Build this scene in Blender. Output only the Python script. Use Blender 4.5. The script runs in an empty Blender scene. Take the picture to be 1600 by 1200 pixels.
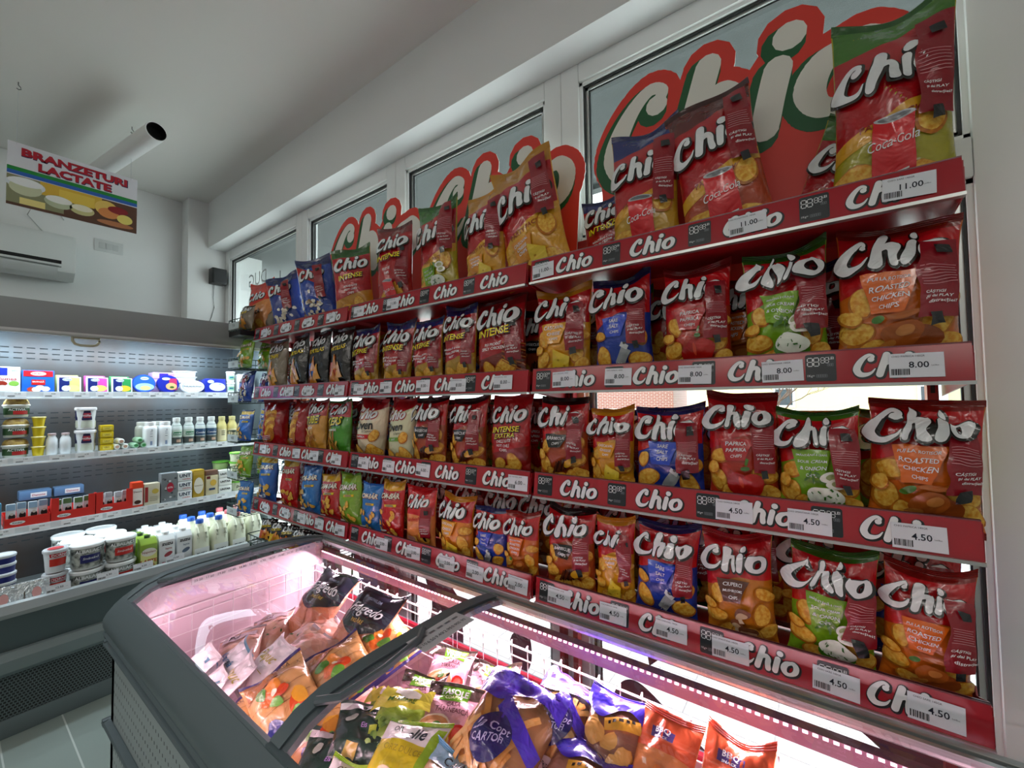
import bpy, bmesh, math, random
import numpy as np
from mathutils import Vector, Matrix
from mathutils.geometry import delaunay_2d_cdt

SC = bpy.context.scene
COL = SC.collection
R = math.radians

# ------------------------------------------------------------------ camera
CAM_H = 1.55
def make_camera():
    yaw, pit, rol = R(35.895), R(2.057), R(-.798)
    F = Vector((-math.sin(yaw)*math.cos(pit), math.cos(yaw)*math.cos(pit), math.sin(pit)))
    r = Vector((math.cos(yaw), math.sin(yaw), 0)); u = r.cross(F)
    r2 = r*math.cos(rol)+u*math.sin(rol); u2 = -r*math.sin(rol)+u*math.cos(rol)
    m = Matrix(((r2.x, u2.x, -F.x, 0), (r2.y, u2.y, -F.y, 0), (r2.z, u2.z, -F.z, CAM_H), (0, 0, 0, 1)))
    cd = bpy.data.cameras.new('camera'); cd.sensor_width = 36; cd.lens = 650/1600*36; cd.clip_start = .03
    c = bpy.data.objects.new('camera', cd); COL.objects.link(c); c.matrix_world = m
    SC.camera = c
make_camera()

# ------------------------------------------------------------------ sky, sun, exposure
SC.cycles.max_bounces = 8; SC.cycles.diffuse_bounces = 4; SC.cycles.glossy_bounces = 3; SC.cycles.transparent_max_bounces = 16
SC.cycles.caustics_reflective = False; SC.cycles.caustics_refractive = False
SC.view_settings.view_transform = 'Standard'; SC.view_settings.look = 'None'
SC.view_settings.exposure = 0.55; SC.view_settings.gamma = 1; SC.view_settings.use_curve_mapping = False
W = bpy.data.worlds.new('overcast_sky'); SC.world = W; W.use_nodes = True
bg = W.node_tree.nodes['Background']; bg.inputs[0].default_value = (.90, .96, 1, 1); bg.inputs[1].default_value = 3.6
def area(name, loc, rot, sx, sy, power, col, spread=180):
    l = bpy.data.lights.new(name, 'AREA'); l.shape = 'RECTANGLE'; l.size = sx; l.size_y = sy; l.energy = power; l.color = col
    l.spread = R(spread)
    o = bpy.data.objects.new(name, l); COL.objects.link(o); o.location = loc; o.rotation_euler = rot; return o
# tube lamps on the ceiling of the shop, behind the camera (their housings are built with the room)
LAMPS = [(-2.6, -1.3), (-.6, -1.3), (1.4, -1.3), (-2.6, -3.1), (-.6, -3.1), (1.4, -3.1)]
for lx, ly in LAMPS:
    area('tube_light', (lx, ly, 3.155), (0, 0, 0), 1.4, .06, 5.5, (1, .97, .92))
# cold lamps inside the refrigerated case and the pink diode lamp inside the freezer, plus an added front one
area('case_light', (-3.30, .40, 1.925), (0, R(28), 0), .05, 1.95, 7, (.80, .93, 1))
for z_, x_ in ((1.585, -3.40), (1.238, -3.37), (.887, -3.33)):
    area('shelf_light', (x_, .40, z_), (0, R(30), 0), .02, 1.9, 2.8, (.80, .93, 1))
area('freezer_light', (-.83, 1.035, .845), (R(-38), 0, 0), 2.1, .02, 10.5, (1, .80, .90))
area('freezer_light', (-.83, .425, .80), (R(38), 0, 0), 2.1, .02, 7, (1, .80, .84))  # added lamp under the front rim, to make the pink glow inside

# ------------------------------------------------------------------ materials
def hexc(h):
    c = [int(h[i:i+2], 16)/255 for i in (0, 2, 4)]
    return tuple((x/12.92 if x <= .04045 else ((x+.055)/1.055)**2.4) for x in c)+(1,)
_M = {}
def mat(name, col='ffffff', rough=.5, metal=0, spec=.5, emit=0, coat=0, bump=None, alpha=None, noise=None):
    """bump = (scale, strength, distance); noise = (second colour, scale, contrast)"""
    key = (name, col)
    if key in _M: return _M[key]
    m = bpy.data.materials.new(name); m.use_nodes = True
    nt = m.node_tree; p = nt.nodes['Principled BSDF']
    c = hexc(col)
    p.inputs['Base Color'].default_value = c
    p.inputs['Roughness'].default_value = rough; p.inputs['Metallic'].default_value = metal
    p.inputs['Specular IOR Level'].default_value = spec
    p.inputs['Coat Weight'].default_value = coat; p.inputs['Coat Roughness'].default_value = .08
    if emit:
        p.inputs['Emission Color'].default_value = c; p.inputs['Emission Strength'].default_value = emit
    tc = None
    if bump or noise:
        tc = nt.nodes.new('ShaderNodeTexCoord')
    if noise:
        n = nt.nodes.new('ShaderNodeTexNoise'); n.inputs['Scale'].default_value = noise[1]; n.inputs['Detail'].default_value = 4
        nt.links.new(tc.outputs['Object'], n.inputs['Vector'])
        cr = nt.nodes.new('ShaderNodeValToRGB'); k = noise[2]
        cr.color_ramp.elements[0].position = .5-k; cr.color_ramp.elements[1].position = .5+k
        cr.color_ramp.elements[0].color = c; cr.color_ramp.elements[1].color = hexc(noise[0])
        nt.links.new(n.outputs['Fac'], cr.inputs['Fac']); nt.links.new(cr.outputs['Color'], p.inputs['Base Color'])
    if bump:
        n = nt.nodes.new('ShaderNodeTexNoise'); n.inputs['Scale'].default_value = bump[0]; n.inputs['Detail'].default_value = 3
        n.inputs['Distortion'].default_value = .6
        nt.links.new(tc.outputs['Object'], n.inputs['Vector'])
        b = nt.nodes.new('ShaderNodeBump'); b.inputs['Strength'].default_value = bump[1]; b.inputs['Distance'].default_value = bump[2]
        nt.links.new(n.outputs['Fac'], b.inputs['Height']); nt.links.new(b.outputs['Normal'], p.inputs['Normal'])
    _M[key] = m
    return m
def film(col, noise=None):      # printed glossy snack foil
    return mat('printed_film', col, rough=.22, spec=.6, coat=.55, bump=(15, .8, .016), noise=noise)
def paint(col, rough=.5): return mat('paint', col, rough=rough)
def plastic(col, rough=.32): return mat('plastic', col, rough=rough)
def paper(col): return mat('paper', col, rough=.6, spec=.25)
CHIPM = ('printed_chips')
def glass(name, tint, refl_rough=.0, base=.04, alpha=1.0):
    key = (name, tint)
    if key in _M: return _M[key]
    m = bpy.data.materials.new(name); m.use_nodes = True; nt = m.node_tree; nt.nodes.clear()
    o = nt.nodes.new('ShaderNodeOutputMaterial'); mx = nt.nodes.new('ShaderNodeMixShader')
    t = nt.nodes.new('ShaderNodeBsdfTransparent'); t.inputs[0].default_value = hexc(tint)
    g = nt.nodes.new('ShaderNodeBsdfGlossy'); g.inputs['Roughness'].default_value = refl_rough
    f = nt.nodes.new('ShaderNodeFresnel'); f.inputs[0].default_value = 1.48
    ge = nt.nodes.new('ShaderNodeNewGeometry'); inv = nt.nodes.new('ShaderNodeMath'); inv.operation = 'SUBTRACT'; inv.inputs[0].default_value = 1
    ml = nt.nodes.new('ShaderNodeMath'); ml.operation = 'MULTIPLY'
    nt.links.new(ge.outputs['Backfacing'], inv.inputs[1]); nt.links.new(f.outputs[0], ml.inputs[0]); nt.links.new(inv.outputs[0], ml.inputs[1])
    nt.links.new(ml.outputs[0], mx.inputs[0]); nt.links.new(t.outputs[0], mx.inputs[1]); nt.links.new(g.outputs[0], mx.inputs[2])
    nt.links.new(mx.outputs[0], o.inputs[0]); _M[key] = m; return m
def pattern_mat(name, kind, c1, c2, sx, sy, rough=.5, metal=0, frac=.2, axes='XZ'):
    """dots / grid / planks / bricks laid out in object space"""
    key = (name, c1)
    if key in _M: return _M[key]
    m = bpy.data.materials.new(name); m.use_nodes = True; nt = m.node_tree; p = nt.nodes['Principled BSDF']
    p.inputs['Roughness'].default_value = rough; p.inputs['Metallic'].default_value = metal
    tc = nt.nodes.new('ShaderNodeTexCoord'); se = nt.nodes.new('ShaderNodeSeparateXYZ'); nt.links.new(tc.outputs['Object'], se.inputs[0])
    def mth(op, a, b=None):
        n = nt.nodes.new('ShaderNodeMath'); n.operation = op
        for i, v in enumerate((a, b)):
            if v is None: continue
            if isinstance(v, (int, float)): n.inputs[i].default_value = v
            else: nt.links.new(v, n.inputs[i])
        return n.outputs[0]
    X = se.outputs[axes[0]]; Y = se.outputs[axes[1]]
    u = mth('MULTIPLY', X, 1/sx); v = mth('MULTIPLY', Y, 1/sy)
    if kind in ('dots', 'brick'):
        row = mth('FLOOR', v); off = mth('MULTIPLY', mth('MODULO', row, 2), .5); u = mth('ADD', u, off)
    fu = mth('ABSOLUTE', mth('SUBTRACT', mth('FRACT', mth('ADD', u, 100)), .5)); fv = mth('ABSOLUTE', mth('SUBTRACT', mth('FRACT', mth('ADD', v, 100)), .5))
    if kind == 'dots':
        mask = mth('MULTIPLY', mth('LESS_THAN', fu, frac), mth('LESS_THAN', fv, frac))
    else:
        g = frac*.5
        mask = mth('MAXIMUM', mth('GREATER_THAN', fu, .5-g*min(1, sy/sx)), mth('GREATER_THAN', fv, .5-g))
    mx = nt.nodes.new('ShaderNodeMix'); mx.data_type = 'RGBA'
    mx.inputs[6].default_value = hexc(c1); mx.inputs[7].default_value = hexc(c2)
    nt.links.new(mask, mx.inputs[0]); nt.links.new(mx.outputs[2], p.inputs['Base Color'])
    _M[key] = m; return m

WHITE_WALL = mat('painted_plaster', 'eceeee', rough=.75, spec=.2, bump=(60, .05, .002), noise=('e7e9e9', 1.3, .3))
CEIL = mat('ceiling_paint', 'ebebe6', rough=.8, spec=.2, noise=('e6e6e1', .8, .3))
PVC = mat('white_pvc', 'eff1f1', rough=.35)
GASKET = mat('window_gasket', '26282a', rough=.5)
GREY = mat('grey_moulding', '59666b', rough=.42, bump=(220, .06, .001))
GREY2 = mat('grey_panel', '7d8a8d', rough=.4)
LGREY = mat('light_grey_metal', 'a9b0b0', rough=.3, metal=.6)
ALU = mat('brushed_aluminium', 'c9ccca', rough=.28, metal=.85)
STEEL = mat('stainless_back', '6c7880', rough=.32, metal=.75, noise=('64544c', 2.2, .22))  # brown mottling is a brownish reflection painted into the steel colour
WIRE = mat('white_wire', 'eadfe4', rough=.35)
BLACKP = mat('black_plastic', '0c0d0f', rough=.4)
RED = mat('rack_red', '9d1822', rough=.38)

# ------------------------------------------------------------------ geometry helpers
class MB:
    def __init__(s): s.v = []; s.f = []; s.m = []; s.mats = []; s.n = 0
    def mi(s, m):
        if m not in s.mats: s.mats.append(m)
        return s.mats.index(m)
    def add(s, V, F, m, flip=False):
        k = s.n; i = s.mi(m)
        V = np.asarray(V, float).reshape(-1, 3); s.v.append(V); s.n += len(V)
        if flip: s.f += [tuple(k+a for a in reversed(f)) for f in F]
        else: s.f += [tuple(k+a for a in f) for f in F]
        s.m += [i]*len(F)
    def box(s, x0, x1, y0, y1, z0, z1, m):
        V = [(x, y, z) for z in (z0, z1) for y in (y0, y1) for x in (x0, x1)]
        s.add(V, [(0, 2, 3, 1), (4, 5, 7, 6), (0, 1, 5, 4), (2, 6, 7, 3), (0, 4, 6, 2), (1, 3, 7, 5)], m)
    def prism(s, pts, a0, a1, axis, m):
        """2-D outline (counter-clockwise) swept along an axis. axis 'x': pts are (y,z); 'y': (x,z); 'z': (x,y)"""
        n = len(pts); V = []
        for a in (a0, a1):
            for p, q in pts: V.append({'x': (a, p, q), 'y': (p, a, q), 'z': (p, q, a)}[axis])
        F = [(i, (i+1) % n, n+(i+1) % n, n+i) for i in range(n)]
        F += [tuple(range(n-1, -1, -1)), tuple(range(n, 2*n))]
        s.add(V, F, m)
    def lathe(s, prof, c=(0, 0, 0), m=None, seg=20, axis='z', sx=1, sy=1, sq=2.0, mats=None, cap=True):
        V = []; F = []
        for r, z in prof:
            for i in range(seg):
                a = 2*math.pi*i/seg; ca, sa = math.cos(a), math.sin(a)
                k = (abs(ca)**sq+abs(sa)**sq)**(-1/sq)
                p = (r*ca*k*sx, r*sa*k*sy, z)
                if axis == 'x': p = (p[2], p[0], p[1])
                if axis == 'y': p = (p[0], p[2], p[1])
                V.append((p[0]+c[0], p[1]+c[1], p[2]+c[2]))
        fl = axis == 'y'
        base = s.n
        s.add(V, [], m)
        def push(f, mm):
            s.f.append(tuple(base+a for a in (reversed(f) if fl else f))); s.m.append(s.mi(mm))
        for j in range(len(prof)-1):
            mm = mats[j] if mats else m
            for i in range(seg):
                k = (i+1) % seg
                push((j*seg+i, j*seg+k, (j+1)*seg+k, (j+1)*seg+i), mm)
        if cap:
            push(tuple(range(seg-1, -1, -1)), mats[0] if mats else m)
            n = len(prof)-1
            push(tuple(n*seg+i for i in range(seg)), mats[-1] if mats else m)
    def tube(s, pts, r, m, seg=7, closed=False):
        P = [Vector(p) for p in pts]; n = len(P); V = []; F = []
        for i, p in enumerate(P):
            a = P[i-1] if (i or closed) else p; b = P[(i+1) % n] if (i < n-1 or closed) else p
            t = (b-a)
            t = t.normalized() if t.length > 1e-9 else Vector((1, 0, 0))
            u = t.cross(Vector((0, 0, 1)))
            if u.length < .05: u = t.cross(Vector((0, 1, 0)))
            u.normalize(); w = u.cross(t)
            for k in range(seg):
                q = 2*math.pi*k/seg
                V.append(p+u*r*math.cos(q)+w*r*math.sin(q))
        for i in range(n if closed else n-1):
            j = (i+1) % n
            for k in range(seg):
                l = (k+1) % seg
                F.append((i*seg+k, j*seg+k, j*seg+l, i*seg+l))
        if not closed: F += [tuple(range(seg)), tuple((n-1)*seg+k for k in reversed(range(seg)))]
        s.add([tuple(v) for v in V], F, m)
    def flat(s, V2, F, o, ex, ey, m):
        V2 = np.asarray(V2, float); o = np.array(o, float); ex = np.array(ex, float); ey = np.array(ey, float)
        s.add(o+V2[:, :1]*ex+V2[:, 1:2]*ey, F, m)
    def build(s, name, parent=None, angle=35, bevel=0, seg=2, loc=None):
        me = bpy.data.meshes.new(name)
        V = np.concatenate(s.v) if s.v else np.zeros((0, 3))
        me.from_pydata(V.tolist(), [], s.f)
        for m in s.mats: me.materials.append(m)
        me.polygons.foreach_set('material_index', s.m)
        if bevel:
            b = bmesh.new(); b.from_mesh(me)
            ed = [e for e in b.edges if len(e.link_faces) == 2 and e.calc_face_angle(0) > R(40)]
            bmesh.ops.bevel(b, geom=ed, offset=bevel, segments=seg, affect='EDGES', profile=.6, clamp_overlap=True)
            b.to_mesh(me); b.free()
        me.polygons.foreach_set('use_smooth', [True]*len(me.polygons))
        me.set_sharp_from_angle(angle=R(angle)); me.update()
        o = bpy.data.objects.new(name, me); COL.objects.link(o)
        if parent: o.parent = parent
        if loc: o.location = loc
        return o
def thing(name, label, cat, loc=(0, 0, 0), rot=(0, 0, 0), group=None):
    o = bpy.data.objects.new(name, None); COL.objects.link(o); o.empty_display_size = .05
    o.location = loc; o.rotation_euler = rot; o['label'] = label; o['category'] = cat
    if group: o['group'] = group
    return o
def tag(o, label, cat, group=None):
    o['label'] = label; o['category'] = cat
    if group: o['group'] = group
    return o
def struct(mb, name, **k):
    o = mb.build(name, **k); o['kind'] = 'structure'; return o

# ------------------------------------------------------------------ 2-D artwork: lettering and shapes
_T = {}
def text2d(s, bold=.0, shear=0, spacing=1.0):
    key = (s, bold, shear, spacing)
    if key in _T: return _T[key]
    c = bpy.data.curves.new('lettering', 'FONT'); c.body = s; c.offset = bold; c.shear = shear; c.resolution_u = 2
    c.space_character = spacing; c.space_line = .85; c.align_x = 'CENTER'
    o = bpy.data.objects.new('lettering', c); COL.objects.link(o)
    dg = bpy.context.evaluated_depsgraph_get(); e = o.evaluated_get(dg); me = e.to_mesh()
    V = np.array([v.co[:2] for v in me.vertices]).reshape(-1, 2); F = [tuple(p.vertices) for p in me.polygons]
    e.to_mesh_clear(); bpy.data.objects.remove(o); bpy.data.curves.remove(c)
    if len(V):
        V = V/.73
        V[:, 0] -= (V[:, 0].max()+V[:, 0].min())/2; V[:, 1] -= (V[:, 1].max()+V[:, 1].min())/2
    _T[key] = (V, F); return _T[key]
def catmull(P, n):
    P = np.array(P, float); Q = np.vstack([2*P[0]-P[1], P, 2*P[-1]-P[-2]]); out = []
    for i in range(len(P)-1):
        a, b, c, d = Q[i:i+4]
        for t in np.linspace(0, 1, n, endpoint=False):
            out.append(.5*((2*b)+(-a+c)*t+(2*a-5*b+4*c-d)*t*t+(-a+3*b-3*c+d)*t**3))
    out.append(P[-1]); return np.array(out)
def inside(P, loops):
    x, y = P[:, 0], P[:, 1]; c = np.zeros(len(P), bool)
    for L in loops:
        A = L; B = np.roll(L, -1, 0)
        for (x0, y0), (x1, y1) in zip(A, B):
            if y0 == y1: continue
            k = ((y0 > y) != (y1 > y)) & (x < (x1-x0)*(y-y0)/(y1-y0)+x0); c ^= k
    return c
def fill(loops, sp):
    """triangulate closed outlines (even-odd) with extra points inside so that it can follow a curved surface"""
    allp = np.vstack(loops); lo = allp.min(0); hi = allp.max(0); pts = []; ed = []; k = 0
    for L in loops:
        n = len(L); pts += [tuple(p) for p in L]; ed += [(k+i, k+(i+1) % n) for i in range(n)]; k += n
    gx = np.arange(lo[0]+sp/2, hi[0], sp); gy = np.arange(lo[1]+sp/2, hi[1], sp*.87)
    G = np.array([(x+(sp/2 if j % 2 else 0), y) for j, y in enumerate(gy) for x in gx]).reshape(-1, 2)
    if len(G):
        G = G[inside(G, loops)]
        if len(G):
            d = np.sqrt(((G[:, None]-allp[None])**2).sum(2)).min(1); G = G[d > sp*.4]
            pts += [tuple(p) for p in G]
    r = delaunay_2d_cdt([Vector(p) for p in pts], ed, [], 0, 1e-6)
    V = np.array([tuple(p) for p in r[0]]); F = [tuple(f) for f in r[2]]
    C = np.array([V[list(f)].mean(0) for f in F]); keep = inside(C, loops)
    return V, [f for f, q in zip(F, keep) if q]
def union_loops(polys, minlen=.012):
    pts = []; fc = []
    for p in polys:
        k = len(pts); pts += [Vector(q) for q in p]; fc.append(list(range(k, k+len(p))))
    r = delaunay_2d_cdt(pts, [], fc, 1, 1e-5)
    V = np.array([tuple(p) for p in r[0]]); cnt = {}
    for f, of in zip(r[2], r[5]):
        if not of: continue
        A = V[list(f)]; ar = sum(A[i][0]*A[(i+1) % len(f)][1]-A[(i+1) % len(f)][0]*A[i][1] for i in range(len(f)))
        g = list(f) if ar > 0 else list(f)[::-1]
        for i in range(len(g)):
            e = (g[i], g[(i+1) % len(g)]); cnt[e] = cnt.get(e, 0)+1
    nxt = {}
    for (a, b) in cnt:
        if (b, a) not in cnt: nxt.setdefault(a, []).append(b)
    loops = []
    while nxt:
        a = next(iter(nxt)); L = [a]; b = nxt[a].pop()
        if not nxt[a]: del nxt[a]
        while b != L[0] and b in nxt:
            L.append(b); c = nxt[b].pop()
            if not nxt[b]: del nxt[b]
            b = c
        if len(L) > 3:
            Q = [V[L[0]]]
            for i in L[1:]:
                if np.hypot(*(V[i]-Q[-1])) > minlen: Q.append(V[i])
            Q = np.array(Q)
            x, y = Q[:, 0], Q[:, 1]
            if len(Q) > 3 and abs((x*np.roll(y, -1)-y*np.roll(x, -1)).sum()) > .008: loops.append(Q)
    return loops
def disc(c, r, n=14, ry=None, rot=0):
    a = np.linspace(0, 2*math.pi, n, endpoint=False)+.13; ry = ry or r
    x, y = r*np.cos(a), ry*np.sin(a)
    return [(c[0]+X*math.cos(rot)-Y*math.sin(rot), c[1]+X*math.sin(rot)+Y*math.cos(rot)) for X, Y in zip(x, y)]
# the brush-lettered word on packs, shelf strips and header boards; unit = height of the h
STROKES = [
 ([(.66, .80), (.74, .93), (.60, 1.0), (.40, .86), (.22, .60), (.13, .32), (.24, .10), (.46, .07), (.66, .16), (.80, .34)], [.16, .13, .15, .19, .25, .28, .26, .19, .11, .04]),
 ([(.66, .79), (.68, .79)], [.24, .22]),
 ([(1.23, .98), (1.13, .66), (1.03, .34), (.95, .06)], [.27, .27, .27, .27]),
 ([(1.05, .36), (1.18, .56), (1.35, .64), (1.45, .52), (1.42, .30), (1.43, .07)], [.10, .16, .22, .25, .25, .26]),
 ([(1.87, .64), (1.80, .36), (1.74, .07)], [.26, .26, .26]),
 ([(1.97, .93), (1.985, .93)], [.28, .28]),
 ([(2.42, .62), (2.22, .52), (2.12, .30), (2.20, .10), (2.40, .08), (2.60, .22), (2.66, .46), (2.55, .62), (2.40, .61)], [.16, .24, .27, .20, .16, .22, .25, .20, .15]),
]
def logo_polys(d):
    out = []
    for P, w in STROKES:
        q = catmull(np.column_stack([P, w]), 5 if len(P) > 2 else 1)
        for a in q: out.append(disc(a[:2], a[2]/2+d, 12))
        for a, b in zip(q[:-1], q[1:]):
            t = b[:2]-a[:2]; L = np.hypot(*t)
            if L < 1e-6: continue
            n = np.array([-t[1], t[0]])/L
            out.append([tuple(a[:2]-n*(a[2]/2+d)), tuple(b[:2]-n*(b[2]/2+d)), tuple(b[:2]+n*(b[2]/2+d)), tuple(a[:2]+n*(a[2]/2+d))])
    return out
_LC = {}
def logo2d(d=0, sp=.16):
    k = (d, sp)
    if k not in _LC:
        V, F = fill(union_loops(logo_polys(d)), sp); _LC[k] = (V-np.array([1.39, .5]), F)
    return _LC[k]
RECT = ([(-.5, -.5), (.5, -.5), (.5, .5), (-.5, .5)], [(0, 1, 2, 3)])
def rrect(w, h, r, n=4):
    P = []
    for cx, cy, a0 in ((w/2-r, h/2-r, 0), (-w/2+r, h/2-r, 90), (-w/2+r, -h/2+r, 180), (w/2-r, -h/2+r, 270)):
        for i in range(n+1): a = R(a0+90*i/n); P.append((cx+r*math.cos(a), cy+r*math.sin(a)))
    return np.array(P), [tuple(range(len(P)))]
def rline(s):   # several little bars standing for lines of small print
    V = []; F = []
    for i, (x0, x1, y0, y1) in enumerate(s):
        V += [(x0, y0), (x1, y0), (x1, y1), (x0, y1)]; F.append((4*i, 4*i+1, 4*i+2, 4*i+3))
    return np.array(V), F
def seg88(s='88'):
    """seven-segment figures of an unlit price display"""
    V = []; F = []
    def bar(x0, x1, y0, y1):
        k = len(V); V.extend([(x0, y0), (x1, y0), (x1, y1), (x0, y1)]); F.append((k, k+1, k+2, k+3))
    for i, ch in enumerate(s):
        x = i*.62; t = .09
        for y in (0, .5, 1): bar(x+.05, x+.45, y-t/2, y+t/2)
        for xx in (0, .5):
            bar(x+xx-t/2, x+xx+t/2, .07, .43); bar(x+xx-t/2, x+xx+t/2, .57, .93)
    return np.array(V), F
WHITE_INK = paper('e9ebec'); BLACK_INK = paper('15171c'); NAVY_INK = paper('1d2130')
def price_tag(parent, o, ex, ey, price, rng, w=.082, h=.05, name='price_tag', head='CHIO CHIPS 140GR'):
    """a paper tag; o = its centre, ex/ey unit vectors of its face"""
    o = Vector(o); ex = Vector(ex); ey = Vector(ey); n = ex.cross(ey)
    b = MB(); PW = paper('dfe3ea'); t = .0006
    V = [o+ex*sx*w/2+ey*sy*h/2+n*k*t for k in (0, 1) for sx, sy in ((-1, -1), (1, -1), (1, 1), (-1, 1))]
    b.add([tuple(v) for v in V], [(3, 2, 1, 0), (4, 5, 6, 7), (0, 1, 5, 4), (1, 2, 6, 5), (2, 3, 7, 6), (3, 0, 4, 7)], PW)
    o2 = o+n*(t+.0004)
    V2, F = text2d(price, .012); b.flat(V2*h*.26, F, o2+ex*w*.05+ey*h*.02, ex, ey, NAVY_INK)
    V2, F = text2d('Lei/Buc'); b.flat(V2*h*.055, F, o2+ex*w*.34-ey*h*.02, ex, ey, NAVY_INK)
    V2, F = text2d(head); b.flat(V2*h*.075, F, o2-ex*w*.14+ey*h*.38, ex, ey, NAVY_INK)
    x = -w*.46; bars = []
    while x < -w*.12:
        bw = rng.choice([.0006, .0012, .0018]); bars.append((x, x+bw, -h*.4, -h*.14)); x += bw+rng.choice([.0007, .0012])
    V2, F = rline(bars); b.flat(V2, F, o2, ex, ey, BLACK_INK)
    return b.build(name, parent)

# ------------------------------------------------------------------ the shop: walls, ceiling, floor, window wall
YW = 1.45; XW = -4.27; CZ = 3.25
XR = 3.2; YB = -4.6
def room():
    b = MB(); b.box(XW-.15, XR+.15, YB-.15, YW+.3, -.12, 0, pattern_mat('floor_tiles', 'planks', '8d9892', 'c3cac5', 1.2, .2, rough=.35, frac=.03, axes='XY')); struct(b, 'floor')
    b = MB(); b.box(XW-.15, XR+.15, YB-.15, YW+.3, CZ, CZ+.12, CEIL); struct(b, 'ceiling')
    b = MB(); b.box(XW-.15, XW, YB-.15, YW+.3, 0, CZ, WHITE_WALL); b.box(XW, -4.12, 1.18, YW+.3, 0, CZ, WHITE_WALL); struct(b, 'wall_left', bevel=.008)
    b = MB(); b.box(XR, XR+.15, YB-.15, YW+.3, 0, CZ, WHITE_WALL); struct(b, 'wall_right')
    b = MB(); b.box(XW, XR, YB-.15, YB, 0, CZ, WHITE_WALL); struct(b, 'wall_back')
    b = MB(); b.box(-4.12, XR, 1.32, YW+.08, 2.865, CZ, WHITE_WALL); b.box(.47, XR, YW, YW+.3, 0, 2.865, WHITE_WALL)
    b.box(-4.12, .47, YW, YW+.3, 0, .10, WHITE_WALL); struct(b, 'wall_window')
    # window units: an upper light and a tall lower light in each frame
    edges = [(-4.12, -2.825), (-2.825, -1.82), (-1.82, -.787), (-.787, .47)]
    for i, (a, c) in enumerate(edges):
        b = MB(); g = MB(); k = MB(); fw = .078; y0, y1 = YW, YW+.075
        rb = .14 if i == 3 else fw
        zt, zm, zb = 2.865, 2.12, .10
        b.box(a, a+fw, y0, y1, zb, zt, PVC); b.box(c-rb, c, y0, y1, zb, zt, PVC)
        b.box(a+fw, c-rb, y0, y1, zt-.075, zt, PVC); b.box(a+fw, c-rb, y0, y1, zm-.05, zm+.05, PVC); b.box(a+fw, c-rb, y0, y1, zb, zb+.08, PVC)
        for z0, z1 in ((zb+.08, zm-.05), (zm+.05, zt-.075)):
            x0, x1 = a+fw, c-rb; t = .011
            for j, (tt, yy, m) in enumerate(((.012, y0+.012, PVC), (.019, y0+.02, GASKET), (.030, y0+.028, ALU), (.034, y0+.034, GASKET))):
                k.box(x0, x0+tt, yy, yy+.008, z0, z1, m); k.box(x1-tt, x1, yy, yy+.008, z0, z1, m)
                k.box(x0, x1, yy, yy+.008, z0, z0+tt, m); k.box(x0, x1, yy, yy+.008, z1-tt, z1, m)
            g.box(x0+.01, x1-.01, y0+.046, y0+.052, z0+.01, z1-.01, glass('window_glass', 'f2f6f5'))
        f = struct(b, 'window_%d' % (i+1), bevel=.006)
        k.build('glazing_bead', f); g.build('pane', f)
room()

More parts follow.
